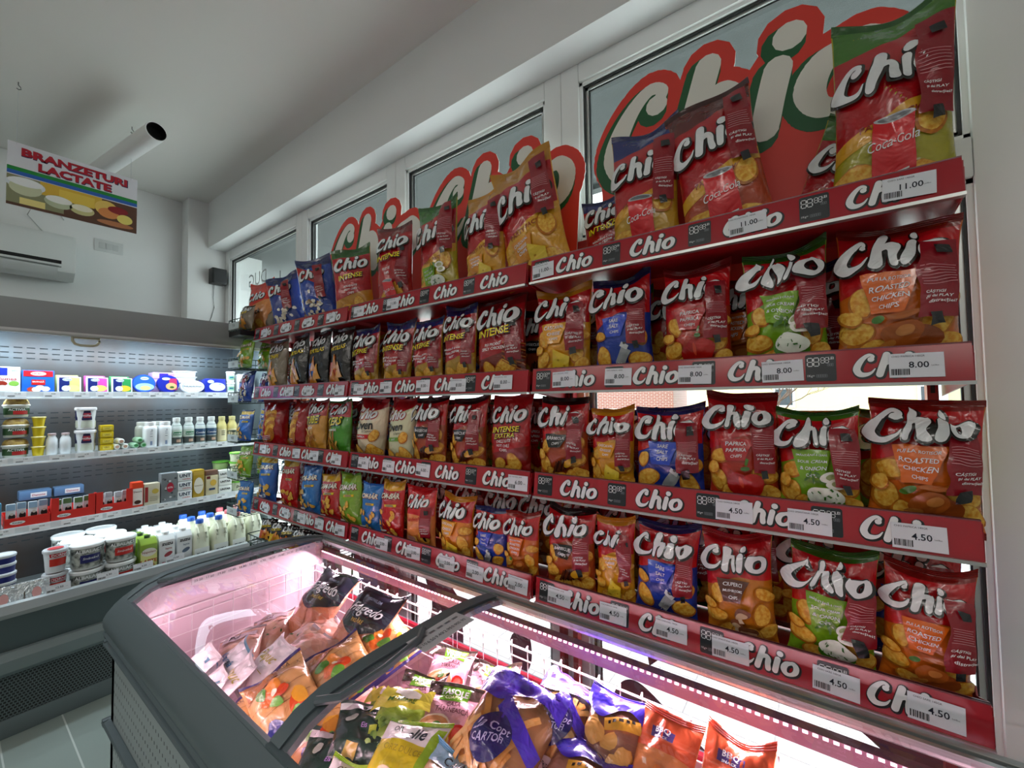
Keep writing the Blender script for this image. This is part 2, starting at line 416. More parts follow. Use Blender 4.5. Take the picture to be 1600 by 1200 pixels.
def outside():
    b = MB(); PV = pattern_mat('street_paving', 'brick', 'ecece8', 'b4b5b2', .42, .16, rough=.8, frac=.05, axes='XY')
    b.box(-30, 16, YW+.3, 30, -.25, -.16, PV); struct(b, 'ground')
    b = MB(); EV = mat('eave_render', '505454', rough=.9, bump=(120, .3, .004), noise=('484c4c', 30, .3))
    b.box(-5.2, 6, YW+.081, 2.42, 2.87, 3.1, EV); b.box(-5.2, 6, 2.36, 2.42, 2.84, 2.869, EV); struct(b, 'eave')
    # a yellow house across the street
    t = thing('house', 'pale yellow house with small window and green roof across the street', 'house', (1.9, 15, -.16))
    YH = mat('house_render', 'e8d9a4', rough=.9); GRN = paint('4f9a78'); BR = pattern_mat('brick_wall', 'brick', '8a4a3d', 'c9c0b8', .25, .08, frac=.15)
    b = MB(); b.box(-5.4, 3.4, 0, 6, 0, 2.7, YH); b.build('wall', t)
    b = MB(); b.prism([(-.4, 2.7), (6.4, 2.7), (3, 4.3)], -5.8, 3.8, 'x', GRN); b.build('roof', t)
    for x in (-2.9, .3):
        b = MB(); b.box(x, x+.55, -.04, .02, 1.35, 1.95, PVC); w = b.build('window', t)
        b = MB(); b.box(x+.06, x+.49, -.05, -.03, 1.41, 1.89, paint('39424a')); b.build('pane', w)
    t = thing('house', 'brick house with a turquoise roof far behind the shelves', 'house', (-8.2, 19, -.16))
    b = MB(); b.box(-2.5, 3.2, 0, 5, 0, 2.9, BR); b.build('wall', t)
    b = MB(); b.prism([(-.4, 2.9), (5.4, 2.9), (2.5, 4.6)], -2.9, 3.6, 'x', paint('6fb89d')); b.build('roof', t)
    t = thing('fence', 'white concrete fence with a ribbed coping along the street', 'fence', (0, 12.2, -.16))
    b = MB(); b.box(-16, 9, 0, .12, 0, 1.25, paint('d8d8cf')); b.build('panel', t)
    b = MB(); b.box(-16, 9, -.05, .17, 1.25, 1.36, pattern_mat('ribbed', 'planks', 'cfc9bb', '8d8878', .12, 9, frac=.3)); b.build('coping', t)
    t = thing('glasshouse', 'pale blue framed glass porch standing in the yard', 'porch', (2.2, 9.2, -.16))
    b = MB(); BL = paint('b9cfd6')
    for x in (-.6, 0, .6, 1.2): b.box(x, x+.06, 0, .06, 0, 2.5, BL)
    for z in (.05, .8, 1.5, 2.1, 2.5): b.box(-.6, 1.26, 0, .05, z, z+.06, BL)
    b.build('frame', t); b = MB(); b.box(-.6, 1.26, .02, .03, .05, 2.5, glass('porch_glass', 'dfeaea')); b.build('pane', t)
    rng = random.Random(4)
    BK = mat('bare_bark', '5d4a40', rough=.9)
    for n, (x, y, s, lab) in enumerate(((3.4, 11.2, 1.0, 'bare leafless tree beside the pale blue porch'), (-.9, 13, .9, 'bare leafless tree in front of the yellow house'), (6.6, 8.0, 1.1, 'bare leafless tree right of the pale blue porch'))):
        t = thing('tree', lab, 'tree', (x, y, -.16)); b = MB(); tw = MB()
        b.tube([(0, 0, 0), (.05, 0, .8*s), (0, .05, 1.7*s)], .07*s, BK)
        def br(p, d, L, r, dep):
            q = p+d*L; tw.tube([p, (p+q)/2+Vector((rng.uniform(-.05, .05), rng.uniform(-.05, .05), 0)), q], r, BK, 4)
            if dep:
                for _ in range(3):
                    e = (d+Vector((rng.uniform(-.8, .8), rng.uniform(-.8, .8), rng.uniform(-.3, .6)))).normalized(); br(q, e, L*.72, r*.6, dep-1)
        for _ in range(6): br(Vector((0, .03, rng.uniform(1.0, 1.7)*s)), Vector((rng.uniform(-1, 1), rng.uniform(-1, 1), rng.uniform(.3, 1))).normalized(), .75*s, .022*s, 3)
        b.build('trunk', t); tw.build('branches', t)
    # green shop sign hanging outside, left end of the windows
    t = thing('street_sign', 'green sign hanging outside the far left window', 'sign', (-4.35, 1.98, 2.60))
    b = MB(); b.box(-.02, .62, 0, .03, -.13, .13, paint('1f7a3c')); b.build('board', t, bevel=.006)
    b = MB(); V, F = text2d('16', .01); b.flat(V*.10, F, (.40, -.003, .03), (1, 0, 0), (0, 0, 1), paint('d9c93a'))
    b.build('lettering', t)
    b = MB()
    for x in (.05, .55): b.tube([(x, .015, .13), (x, .015, .33)], .004, BLACKP, 5)
    b.build('bracket', t)
    b = MB(); V, F = text2d('DUG', .0); b.flat(V*np.array([-.11, .11]), F, (-3.60, YW+.044, 2.55), (1, 0, 0), (0, 0, 1), paint('b4b9bb'))
    tag(b.build('window_lettering'), 'grey mirrored letters stuck on the far left window pane', 'sticker')
outside()

# mauve promotional film on the lower panes, behind the freezer
def films():
    MV = mat('mauve_film', '7d4a5e', rough=.4)
    def blob(n, pts, lab):
        b = MB(); q = catmull(pts+pts[:1], 6)[:-1]; V, F = fill([q], .08)
        k = len(V); o = (0, YW+.0435, 0)
        b.flat(V, F, o, (1, 0, 0), (0, 0, 1), MV)
        tag(b.build('window_sticker'), lab, 'sticker')
    blob(0, [(-2.74, .2), (-2.42, .2), (-2.40, .5), (-2.45, .75), (-2.43, 1.0), (-2.72, 1.0)], 'mauve film shape stuck low on the second window, leftmost')
    blob(1, [(-2.25, .2), (-1.98, .2), (-1.92, .55), (-2.02, .72), (-1.98, 1.0), (-2.22, 1.0), (-2.30, .68), (-2.22, .5)], 'mauve wavy film shape in the second window, its right side')
    blob(2, [(-1.70, .2), (-1.42, .2), (-1.40, .55), (-1.50, .70), (-1.47, 1.0), (-1.62, 1.0), (-1.66, .68), (-1.60, .5)], 'mauve wavy film shape in the third window, left side')
    blob(3, [(-1.08, .30), (-1.00, .44), (-1.02, .56), (-1.11, .50)], 'small mauve leaf film shape beside the window post')
    blob(4, [(-.50, .60), (-.455, .66), (-.46, .78), (-.52, .76)], 'small pointed mauve leaf film shape right of the post')
    blob(5, [(-.60, .2), (-.10, .2), (-.25, .34), (-.42, .46), (-.54, .53), (-.61, .50), (-.64, .40)], 'large mauve domed film shape low in the fourth window')
    blob(6, [(.02, .98), (-.02, .82), (.03, .74), (-.09, .73), (-.10, .68), (.02, .66), (.12, .60), (.20, .52), (.29, .44), (.29, .74), (.14, .80), (.08, .98)], 'mauve wavy film shape at the right end of the window')
films()

# ------------------------------------------------------------------ crisp racks
SZ = [1.94, 1.572, 1.228, .885]              # underside of the price rails, top row first
BAYS = [(-2.86, -1.835), (-1.822, -.778), (-.765, .255)]
BAYN = ['left', 'middle', 'right']
TAGS = {(0, 2): [-.712, -.119, .173], (1, 2): [-.642, -.462, -.252, -.058, .171], (2, 2): [-.17, -.017, .163], (3, 2): [-.673, -.494, -.33, -.188, .019, .175],
 (0, 1): [-1.738, -1.487], (1, 1): [-1.739, -1.538, -1.297, -1.1, -.885], (2, 1): [-1.704, -1.521, -1.3, -.827], (3, 1): [-1.568, -1.361, -1.169, -1.025, -.833],
 (0, 0): [-2.717, -2.445, -2.205, -1.98], (1, 0): [-2.397, -2.202, -1.899], (2, 0): [-2.722, -2.322, -2.135, -1.926], (3, 0): [-2.683, -2.44, -2.264, -2.084, -1.897]}
PRICE = {(0, 2): '11.00', (1, 2): '8.00', (2, 2): '4.50', (3, 2): '4.50', (0, 1): '11.00', (1, 1): '8.00', (2, 1): '6.00', (3, 1): '2.00'}
HEADS = ['CHIO PUI ROTISOR 140GR', 'CHIO SMANTANA 140GR', 'CHIO PAPRICA 140GR', 'CHIO SARE 140GR', 'CHIO CASCAVAL 140GR']
RAIL_Y = 1.166
def racks():
    rng = random.Random(3)
    LR = mat('rail_plastic', 'a51e2a', rough=.16, spec=.6); LG = paint('20262b', .3); LW = paint('e8ebec', .35); LS = paint('141a1c', .35)
    for bi, (x0, x1) in enumerate(BAYS):
        t = thing('display_rack', 'red metal crisp rack with price rails, the %s one of three along the window' % {0: 'farthest', 1: 'middle', 2: 'nearest'}[bi], 'rack', ((x0+x1)/2, 1.2, 0), group='crisp racks along the window')
        off = Vector((-(x0+x1)/2, -1.2, 0))
        for xx in (x0+.012, x1-.032):
            b = MB(); b.box(xx, xx+.02, 1.405, 1.435, 0, 2.16, RED)
            for k in range(24): b.box(xx+.006, xx+.014, 1.4042, 1.406, .9+k*.05, .925+k*.05, BLACKP)
            o = b.build('upright', t, loc=off)
        b = MB(); b.box(x0+.03, x1-.03, 1.41, 1.43, 2.10, 2.14, RED); b.build('crossbar', t, loc=off)
        for xx in (x0+.012, x1-.032):
            b = MB(); b.box(xx, xx+.02, 1.15, 1.435, 0, .05, RED); b.build('foot', t, loc=off)
        for si, z in enumerate(SZ):
            b = MB(); b.box(x0, x1, 1.178, 1.43, z+.006, z+.026, RED if si else RED)
            b.box(x0, x1, 1.176, 1.18, z, z+.055, RED)
            for xx in (x0, x1-.003):
                # toothed side bracket
                b.prism([(1.18, z+.0), (1.43, z-.03), (1.43, z+.04), (1.36, z+.05), (1.35, z+.035), (1.28, z+.055), (1.27, z+.04), (1.2, z+.07), (1.18, z+.07)], xx, xx+.003, 'x', RED)
            b.build('shelf', t, loc=off)
            # price rail, leaning back a little
            r = MB(); h = .078; y0 = RAIL_Y; ty = .010
            ey = Vector((0, ty, h)).normalized(); ex = Vector((1, 0, 0)); n = ex.cross(ey)
            r.prism([(y0, z), (y0+.004, z), (y0+ty+.004, z+h), (y0+ty, z+h)], x0+.003, x1-.003, 'x', LR)
            r.prism([(y0-.006, z-.006), (y0+.012, z-.006), (y0+.012, z+.001), (y0-.006, z+.001)], x0+.002, x1-.002, 'x', ALU)
            r.prism([(y0+ty-.001, z+h-.003), (y0+ty+.007, z+h-.003), (y0+ty+.007, z+h), (y0+ty-.001, z+h)], x0+.003, x1-.003, 'x', paint('7a4048', .3))
            o0 = Vector((x0, y0, z))+n*.0006
            for k in range(5):
                c = o0+ex*(.045+.245*k)+ey*h*.5
                if .045+.245*k > x1-x0-.02: continue
                V, F = rrect(.056, .062, .005); r.flat(V, F, c, ex, ey, LG)
                c2 = c+n*.0005
                V, F = seg88('88'); r.flat(V*.019, F, c2+ex*-.024+ey*.004, ex, ey, LW)
                V, F = seg88('88'); r.flat(V*.0125, F, c2+ex*.001+ey*.0105, ex, ey, LW)
                V, F = text2d('LEI', .01); r.flat(V*.006, F, c2+ex*.0195+ey*.021, ex, ey, LW)
                V, F = seg88('888'); r.flat(V*.006, F, c2+ex*.0125+ey*.003, ex, ey, paint('8d949a'))
                V, F = text2d('1Kg='); r.flat(V*.005, F, c2+ex*-.018+ey*-.019, ex, ey, LW)
                V, F = seg88('88888'); r.flat(V*.0065, F, c2+ex*-.008+ey*-.022, ex, ey, paint('8d949a'))
            for k in range(4):
                c = o0+ex*(.165+.245*k)+ey*h*.5
                V, F = logo2d(.07, .3); r.flat(V*.0455, F, c+ex*.0015-ey*.0015, ex, ey, LS)
                V, F = logo2d(0, .3); r.flat(V*.0455, F, c+n*.0006, ex, ey, LW)
            rail = r.build('price_rail', t, loc=off)
            for k, xt in enumerate(TAGS[(si, bi)]):
                pr = PRICE.get((si, bi), rng.choice(['5.50', '6.00', '3.50']))
                a = R(rng.uniform(-3, 3)); e1 = ex*math.cos(a)+ey*math.sin(a); e2 = -ex*math.sin(a)+ey*math.cos(a)
                price_tag(rail, Vector((xt, y0, z))+ey*(h*.45+rng.uniform(-.004, .004))+n*.003, e1, e2, pr, rng, head=rng.choice(HEADS))
racks()

# ------------------------------------------------------------------ header boards with the brush-lettered word
def header(xc, zc, s, lab, base_z=1.99, y=1.402):
    polys = logo_polys(.14)
    polys += [[(.0, -1.6), (2.7, -1.6), (2.85, .3), (2.6, .75), (.2, .75), (-.05, .3)]]
    L = union_loops(polys, .02)
    big = max(L, key=len); V, F = fill([big], .6)
    t = thing('header_board', lab, 'sign', (xc, y, zc), group='header boards on the crisp racks')
    RD = paint('e0382a', .45); GR = paint('0e5a2e', .45); CR = paint('e9e8df', .45)
    c = np.array([1.39, .5])
    b = MB(); th = .005; V3 = (V-c)*s; keep = V3
    b.flat(V3, F, (0, 0, 0), (1, 0, 0), (0, 0, 1), RD); b.flat(V3, [f[::-1] for f in F], (0, th, 0), (1, 0, 0), (0, 0, 1), CR)
    n = len(big); q = (big-c)*s; area2 = (q[:, 0]*np.roll(q[:, 1], -1)-q[:, 1]*np.roll(q[:, 0], -1)).sum()
    ring = [(x, 0, z) for x, z in q]+[(x, th, z) for x, z in q]
    b.add(ring, [(i, n+i, n+(i+1) % n, (i+1) % n) if area2 > 0 else (i, (i+1) % n, n+(i+1) % n, n+i) for i in range(n)], CR)
    b.build('board', t)
    b = MB(); V, F = logo2d(.05, .6); b.flat(V*s, F, (-.055*s, -.0008, -.06*s), (1, 0, 0), (0, 0, 1), GR)
    V, F = logo2d(.0, .6); b.flat(V*s, F, (0, -.0016, 0), (1, 0, 0), (0, 0, 1), CR); b.build('lettering', t)
    b = MB()
    for xx in (-.9*s, .9*s): b.box(xx-.01, xx+.01, th+.001, th+.006, -2.1*s, -.3*s, PVC)
    b.build('support', t)
header(-.19, 2.45, .285, 'red header board with large lettering, nearest of three above the racks')
header(-1.10, 2.43, .285, 'red header board with large lettering, middle of three above the racks')
header(-1.96, 2.43, .285, 'red header board with large lettering, farthest of three above the racks')

# ------------------------------------------------------------------ pillow bags
class Bag:
    """a filled foil bag: base at the origin, printed face towards -Y"""
    def __init__(s, w, h, t, seed, crease=1.0, ears=1.0, seal=.05):
        r = random.Random(seed); s.w, s.h, s.t, s.seal = w, h, t, seal; s.asp = 2*h/w; s.cr = crease
        s.low = [(r.uniform(1, 3.2), r.uniform(2, 6), r.uniform(0, 6.3), r.uniform(.4, 1)) for _ in range(4)]
        s.rid = [(r.uniform(-5.5, 5.5), r.uniform(-8, 8), r.uniform(0, 6.3), r.uniform(.5, 1)) for _ in range(6)]
        s.pl = [(r.uniform(6, 15), r.uniform(0, 6.3), r.uniform(.5, 1)) for _ in range(4)]
        s.ear = (ears*r.uniform(-.02, .085), ears*r.uniform(-.025, .05)); s.wave = (r.uniform(2, 4.5), r.uniform(0, 6.3), r.uniform(.6, 1.7))
        s.fold = r.uniform(-.3, .3)
    def S(s, x, v, back=False):
        x = np.asarray(x, float); v = np.asarray(v, float)
        q = np.clip((v-s.seal)/(1-2*s.seal), 0, 1)
        fv = np.clip(1-np.abs(2*q-1)**2.6, 0, 1)**.8
        fv = fv*(1.12-.24*q)                       # contents settle low
        fu = np.clip(1-np.abs(x)**2.8, 0, 1)**.62
        n = sum(a*np.sin(k*x+l*v*1.6+p) for k, l, p, a in s.low)*.06
        rd = sum(a*np.sqrt(np.sin(k*x*.8+l*v*1.5+p)**2+.03) for k, l, p, a in s.rid)
        y = -s.t/2*fu*fv*(1+n)+s.cr*s.w*.024*rd*fu*np.minimum(1, fv*1.5)-s.cr*s.w*.045*fu*fv
        pt = np.exp(-(1-v-s.seal).clip(0)/.10)*(v < 1-s.seal*.6); pb = np.exp(-(v-s.seal).clip(0)/.08)*(v > s.seal*.6)
        pl = sum(a*np.sin(k*x+p) for k, p, a in s.pl)
        y = y+s.cr*s.w*.016*pl*(pt+pb)*fu*np.clip(fv*3, 0, 1)
        if back: y = -y*.75
        k, p, a = s.wave
        y = y+s.w*.05*a*np.sin(k*x+p)*np.clip((v-.7)/.3, 0, 1)**2
        X = x*s.w/2*(1-.085*np.minimum(1, fv)+.012*np.sin(9*v+p))
        Z = v*s.h+s.h*(s.ear[0]*np.clip(x, 0, 1)**2+s.ear[1]*np.clip(-x, 0, 1)**2)*np.clip((v-.6)/.4, 0, 1)**1.5
        Z = Z-s.h*.02*(1-x*x)*np.clip((v-.7)/.3, 0, 1)*s.cr
        return np.stack([X, y, Z], -1)
    def N(s, x, v):
        e = 1e-3
        a = s.S(x+e, v)-s.S(x-e, v); b = s.S(x, v+e)-s.S(x, v-e)
        n = np.cross(a, b); return n/np.linalg.norm(n, axis=-1, keepdims=True).clip(1e-9)
    def body(s, mb, m, mback, nx=36, nv=44):
        xs = np.sin(np.linspace(-math.pi/2, math.pi/2, nx+1)); vs = np.linspace(s.seal*.9, 1-s.seal*.9, nv+1)
        Xg, Vg = np.meshgrid(xs, vs)
        A = s.S(Xg, Vg).reshape(-1, 3); B = s.S(Xg, Vg, True).reshape(-1, 3)
        q = [(j*(nx+1)+i, j*(nx+1)+i+1, (j+1)*(nx+1)+i+1, (j+1)*(nx+1)+i) for j in range(nv) for i in range(nx)]
        mb.add(A, q, m); mb.add(B, [f[::-1] for f in q], mback)
    def sealstrip(s, m, parent, top=True):
        b = MB(); nx = 20; n = 7; xs = np.linspace(-1, 1, nx+1)
        va, vb = (1-s.seal, 1) if top else (0, s.seal)
        for side in (-1, 1):
            V = []
            for j in range(n+1):
                P = s.S(xs, np.full(nx+1, va+(vb-va)*j/n)); P[:, 1] += side*.0011+(.0007 if j % 2 else -.0007); V.append(P)
            F = [(j*(nx+1)+i, j*(nx+1)+i+1, (j+1)*(nx+1)+i+1, (j+1)*(nx+1)+i) for j in range(n) for i in range(nx)]
            b.add(np.concatenate(V), F if side < 0 else [f[::-1] for f in F], m)
        return b.build('top_seal' if top else 'bottom_seal', parent, angle=60)
class Art:
    """printed layers wrapped over the front of a bag; x in -1..1, v in 0..1"""
    def __init__(s, bag, mb): s.b = bag; s.mb = mb; s.k = 0
    def put(s, P, F, m, lift=None):
        P = np.asarray(P, float); x = P[:, 0].clip(-.985, .985); v = P[:, 1].clip(.0, .99)
        V = s.b.S(x, v)+s.b.N(x, v)*(.0007+.00045*(s.k if lift is None else lift))
        s.mb.add(V, F, m); s.k += 1
    def patch(s, f0, f1, m, x0=-.975, x1=.975, nx=24, nv=14):
        xs = np.linspace(x0, x1, nx+1); P = []
        for j in range(nv+1):
            a = j/nv; P += [(x, f0(x)*(1-a)+f1(x)*a) for x in xs]
        s.put(P, [(j*(nx+1)+i, j*(nx+1)+i+1, (j+1)*(nx+1)+i+1, (j+1)*(nx+1)+i) for j in range(nv) for i in range(nx)], m)
    def quad(s, c, m, nx=10, nv=10):
        c = [np.array(p, float) for p in c]; P = []
        for j in range(nv+1):
            for i in range(nx+1):
                a, b = i/nx, j/nv; P.append((c[0]*(1-a)+c[1]*a)*(1-b)+(c[3]*(1-a)+c[2]*a)*b)
        s.put(P, [(j*(nx+1)+i, j*(nx+1)+i+1, (j+1)*(nx+1)+i+1, (j+1)*(nx+1)+i) for j in range(nv) for i in range(nx)], m)
    def rect(s, x, v, w, h, m, rot=0, nx=5, nv=5):
        c, q = math.cos(rot), math.sin(rot)
        s.quad([(x+(a*w*c-b*h*q)/2, v+(a*w*q+b*h*c)/2/s.b.asp) for a, b in ((-1, -1), (1, -1), (1, 1), (-1, 1))], m, nx, nv)
    def oval(s, x, v, rx, ry, m, rot=0, wob=0, seed=0, seg=20, rings=4, a0=0, a1=2*math.pi):
        r = random.Random(seed); ph = [r.uniform(0, 6.3) for _ in range(3)]; P = [(x, v)]; F = []
        for k in range(1, rings+1):
            for i in range(seg):
                a = a0+(a1-a0)*i/seg; w = 1+wob*(math.sin(2*a+ph[0])*.5+math.sin(3*a+ph[1])*.35+math.sin(5*a+ph[2])*.2)
                X, Y = rx*w*k/rings*math.cos(a), ry*w*k/rings*math.sin(a)
                P.append((x+X*math.cos(rot)-Y*math.sin(rot), v+(X*math.sin(rot)+Y*math.cos(rot))/s.b.asp))
        for i in range(seg):
            j = (i+1) % seg; F.append((0, 1+i, 1+j))
            for k in range(rings-1): F.append((1+k*seg+i, 1+(k+1)*seg+i, 1+(k+1)*seg+j, 1+k*seg+j))
        s.put(P, F, m)
    def shape(s, VF, x, v, sc, m, rot=0, shear=0, sx=1):
        V, F = VF
        if not len(V): return
        X = (V[:, 0]+V[:, 1]*shear)*sc*sx; Y = V[:, 1]*sc; c, q = math.cos(rot), math.sin(rot)
        s.put(np.column_stack([x+X*c-Y*q, v+(X*q+Y*c)/s.b.asp]), F, m)
    def text(s, t, x, v, sc, m, rot=0, shear=.0, bold=.014, maxw=None, sx=1):
        V, F = text2d(t, bold)
        if maxw:
            ww = (V[:, 0].max()-V[:, 0].min())*sc*sx
            if ww > maxw: sc *= maxw/ww
        # lettering is fine enough for its own outline to follow the foil
        s.k += 3; s.shape((V, F), x, v, sc, m, rot, shear, sx); s.k -= 2
    def logo(s, x, v, sc, rot=0, col='e4e8ea', sh='14120f'):
        sc *= 1.1; s.k += 1; s.shape(logo2d(.06, .085), x+.010, v-.006, sc, film(sh), rot); s.k += 2; s.shape(logo2d(0, .085), x, v, sc, film(col), rot)
CH = lambda: mat('printed_film', 'd98f1e', rough=.3, spec=.5, bump=(17, .55, .012), noise=('f0c65a', 110, .14))
CH2 = lambda: mat('printed_film_b', 'c9781c', rough=.3, spec=.5, bump=(17, .55, .012), noise=('a8601a', 90, .16))
def chips(A, spots, seed=0):
    for i, (x, v, r) in enumerate(spots):
        rot = (i*1.3+seed) % 3.1
        A.oval(x, v, r*1.04, r*.76, CH2(), rot, .12, seed+i); A.oval(x+.01, v+.008, r*.93, r*.64, CH(), rot, .12, seed+i)
def promo(A, x=.55, v=.62, rot=0):
    DK = mat('promo_film', '8f1a26', rough=.2, spec=.6, coat=.3, bump=(17, .55, .012))
    A.rect(x, v, .50, .95*A.b.asp*.5, DK, rot, 12, 22)
    pk = film('d98f98')
    for k in range(7): A.rect(x, v+.06-.017*k, .42-.03*(k % 2), .012, pk, rot, 5, 1)
    A.text('CÂȘTIGI', x-.05, v-.095, .055, WHITE_INK, rot, .2, maxw=.3); A.text('și dai PLAY', x+.0, v-.125, .055, WHITE_INK, rot, .2, maxw=.34)
    A.text('distracției!', x+.04, v-.155, .055, WHITE_INK, rot, .2, maxw=.36)
    BK = film('17181b')
    A.rect(x+.05, v+.155, .17, .17, BK, rot+.1, 4, 4); A.rect(x-.01, v-.245, .15, .22, BK, rot+.15, 4, 4)
def can(A, x, v, s, rot=0):
    rd = film('d8121e')
    A.rect(x, v, .62*s, .98*s, rd, rot, 8, 10); A.oval(x, v+.49*s/A.b.asp, .31*s, .07*s, film('b9bcc0'), rot); A.oval(x, v+.49*s/A.b.asp, .25*s, .045*s, film('6d7176'), rot)
    A.oval(x, v-.49*s/A.b.asp, .31*s, .05*s, rd, rot)
    A.text('Coca-Cola', x, v+.02, .27*s, WHITE_INK, rot+.12, .35, .0, maxw=.76*s, sx=.8); A.rect(x, v-.10*s, .5*s, .025*s, WHITE_INK, rot+.1)
    A.text('GUST ORIGINAL', x, v-.15*s, .06*s, film('d9b04a'), rot+.05, .1, maxw=.5*s)
def food(A, kind, x, v, s, seed=0):
    o = lambda *a, **k: A.oval(*a, **k)
    if kind == 'salt':
        A.rect(x, v, .30*s, .55*s, film('9aa0a4'), -.6, 6, 6); A.rect(x+.10*s, v+.09*s, .26*s, .14*s, film('c9cdd0'), -.6); o(x+.13*s, v+.11*s, .05*s, .04*s, film('3a3d40'))
        for k in range(8): o(x-.25*s+.03*k, v-.05*s-.01*(k % 3), .012, .012, WHITE_INK)
    elif kind == 'paprika':
        o(x-.16*s, v, .30*s, .36*s, film('a8140f'), .2, .12, seed); o(x+.14*s, v, .30*s, .36*s, film('b81a12'), -.2, .12, seed+1); o(x, v+.13*s, .10*s, .06*s, film('3d6b1e')); A.rect(x+.03*s, v+.18*s, .06*s, .2*s, film('4d7f24'), -.3)
        o(x-.1*s, v+.03*s, .06*s, .17*s, film('d9472c'), .3)
    elif kind == 'sour':
        for k in range(5): o(x-.36*s+.10*k*s, v+.16*s+.03*s*(k % 2), .12*s, .035*s, film('4a7a22'), .7+k*.5)
        o(x+.20*s, v+.17*s, .22*s, .15*s, film('e6e6da')); o(x+.20*s, v+.17*s, .14*s, .09*s, film('9aa36a')); o(x+.28*s, v+.12*s, .20*s, .13*s, film('eceade')); o(x+.28*s, v+.12*s, .12*s, .07*s, film('a9ad7a'))
        o(x, v-.02*s, .42*s, .30*s, film('3f7a1e'), -.1); o(x, v+.02*s, .42*s, .24*s, film('e9eee0'), -.1)
        rr = random.Random(seed)
        for k in range(9): A.rect(x+rr.uniform(-.28, .28)*s, v+.02*s+rr.uniform(-.06, .06)*s, .08*s, .028*s, film('2e6a1c'), rr.uniform(0, 3), 2, 2)
    elif kind == 'chicken':
        o(x+.16*s, v-.02*s, .40*s, .27*s, film('8c4318'), .25, .08, seed); o(x-.02*s, v+.02*s, .34*s, .24*s, film('a9571f'), .3, .08, seed+3); o(x-.28*s, v-.05*s, .16*s, .08*s, film('c07a35'), .5); o(x+.0*s, v+.13*s, .26*s, .06*s, film('b5652a'), .2)
        o(x+.02*s, v+.04*s, .17*s, .10*s, film('c97f3e'), .3); o(x-.40*s, v+.10*s, .12*s, .08*s, film('3f7a24'), .2)
    elif kind == 'cheese':
        A.quad([(x-.40*s, v-.10*s), (x+.22*s, v-.16*s), (x+.34*s, v+.04*s), (x-.24*s, v+.12*s)], film('e8c83a'), 8, 6); A.quad([(x-.40*s, v-.17*s), (x+.22*s, v-.23*s), (x+.22*s, v-.16*s), (x-.40*s, v-.10*s)], film('cfa424'), 6, 3)
        for k, (a, b) in enumerate(((-.1, .02), (.12, -.04), (-.22, -.05), (.02, -.09))): o(x+a*s, v+b*s, .045*s, .03*s, film('bf941c'))
    elif kind == 'bbq':
        for k in range(6): A.rect(x-.3*s+.11*s*k, v+.0*s+.012*k, .085*s, .5*s, film('3b1c12' if k % 2 else '5b2b18'), -.5, 4, 6)
        o(x+.3*s, v+.06*s, .2*s, .12*s, film('c99a1e'), .5, .15, seed)
    elif kind == 'mush':
        for k, (a, b, q) in enumerate(((-.16, .0, .22), (.14, -.05, .24), (.0, .10, .24))):
            A.rect(x+a*s, v+b*s-.05*s, .13*s, .22*s, film('d9c3a4'), .3*k-.2); o(x+a*s, v+b*s, q*s, q*.62*s, film('7a4a30'), .3*k-.2); o(x+a*s, v+b*s-.02*s, q*.8*s, q*.36*s, film('cfae8a'), .3*k-.2)
TAG2 = {'salt': ('2148c8', ['SARE', 'SALT', 'CHIPS']), 'paprika': ('b5161c', ['PAPRICA', 'PAPRIKA', 'CHIPS']), 'sour': ('7fb022', ['SMÂNTÂNĂ & CEAPĂ', 'SOUR CREAM', '& ONION', 'CHIPS']),
 'chicken': ('e06a14', ['PUI LA ROTISOR', 'ROASTED', 'CHICKEN', 'CHIPS']), 'cheese': ('e3a021', ['CAȘCAVAL', 'CHEESE', 'CHIPS']), 'bbq': ('14110f', ['BARBECUE', 'CHIPS']), 'mush': ('5a2d1c', ['CIUPERCI', 'MUSHROOMS', 'CHIPS'])}
# base colour, seal/top colour for each printed design
BASE = {'salt': ('1c3a9c', '18245c'), 'paprika': ('b3301a', '7d1418'), 'sour': ('7fae22', '2f6a1c'), 'chicken': ('d2691a', '8c1c14'), 'cheese': ('dd9a1c', 'c98a1c'), 'bbq': ('a8451c', '16100e'), 'mush': ('c8781c', '9c161a')}
def panel(A, fl, x=-.10, v=.50, s=1.0, rot=0):
    col, lines = TAG2[fl]; m = film(col); n = len(lines); H = .085*s*(n+.6)/A.b.asp*2.0
    dx = math.sin(rot)*0
    A.quad([(x-.30*s, v-H/2), (x+.20*s, v-H/2), (x+.46*s, v+H/2), (x-.44*s, v+H/2)], m, 10, 8)
    for i, l in enumerate(lines):
        A.text(l, x+.0, v+H/2-H*(i+.75)/(n+.5), .105*s if i < n-1 else .085*s, WHITE_INK, rot, .15, maxw=.66*s-.05*i)
def classic(fl, pm=True, logo_v=.76, lsc=.56, pv=.505):
    def f(A, seed):
        c, tcol = BASE[fl]
        A.patch(lambda x: .90+.02*x*x, lambda x: .965, film(tcol), nv=4)
        A.patch(lambda x: pv+.075+.06*x+.03*math.cos(3*x), lambda x: .905+.02*x*x, film('c4131b'))
        if fl != 'salt': chips(A, [(-.62, .44, .30), (-.70, .24, .34), (.62, .30, .34), (.72, .48, .26), (.74, .16, .28), (.36, .11, .30), (-.35, .13, .30), (-.05, .09, .28), (-.78, .34, .2)], seed)
        else: chips(A, [(-.62, .22, .36), (.60, .18, .34), (.72, .38, .26), (-.7, .42, .22)], seed)
        panel(A, fl, -.12, pv-.01, 1.05)
        food(A, fl, .10, .22, 1.0, seed)
        if seed % 2: A.logo(-.10, logo_v, lsc, .06)
        if pm: promo(A, .56, .56+.12*((seed*7) % 3-1))
        if not seed % 2: A.logo(-.10, logo_v, lsc, .06)
    return f
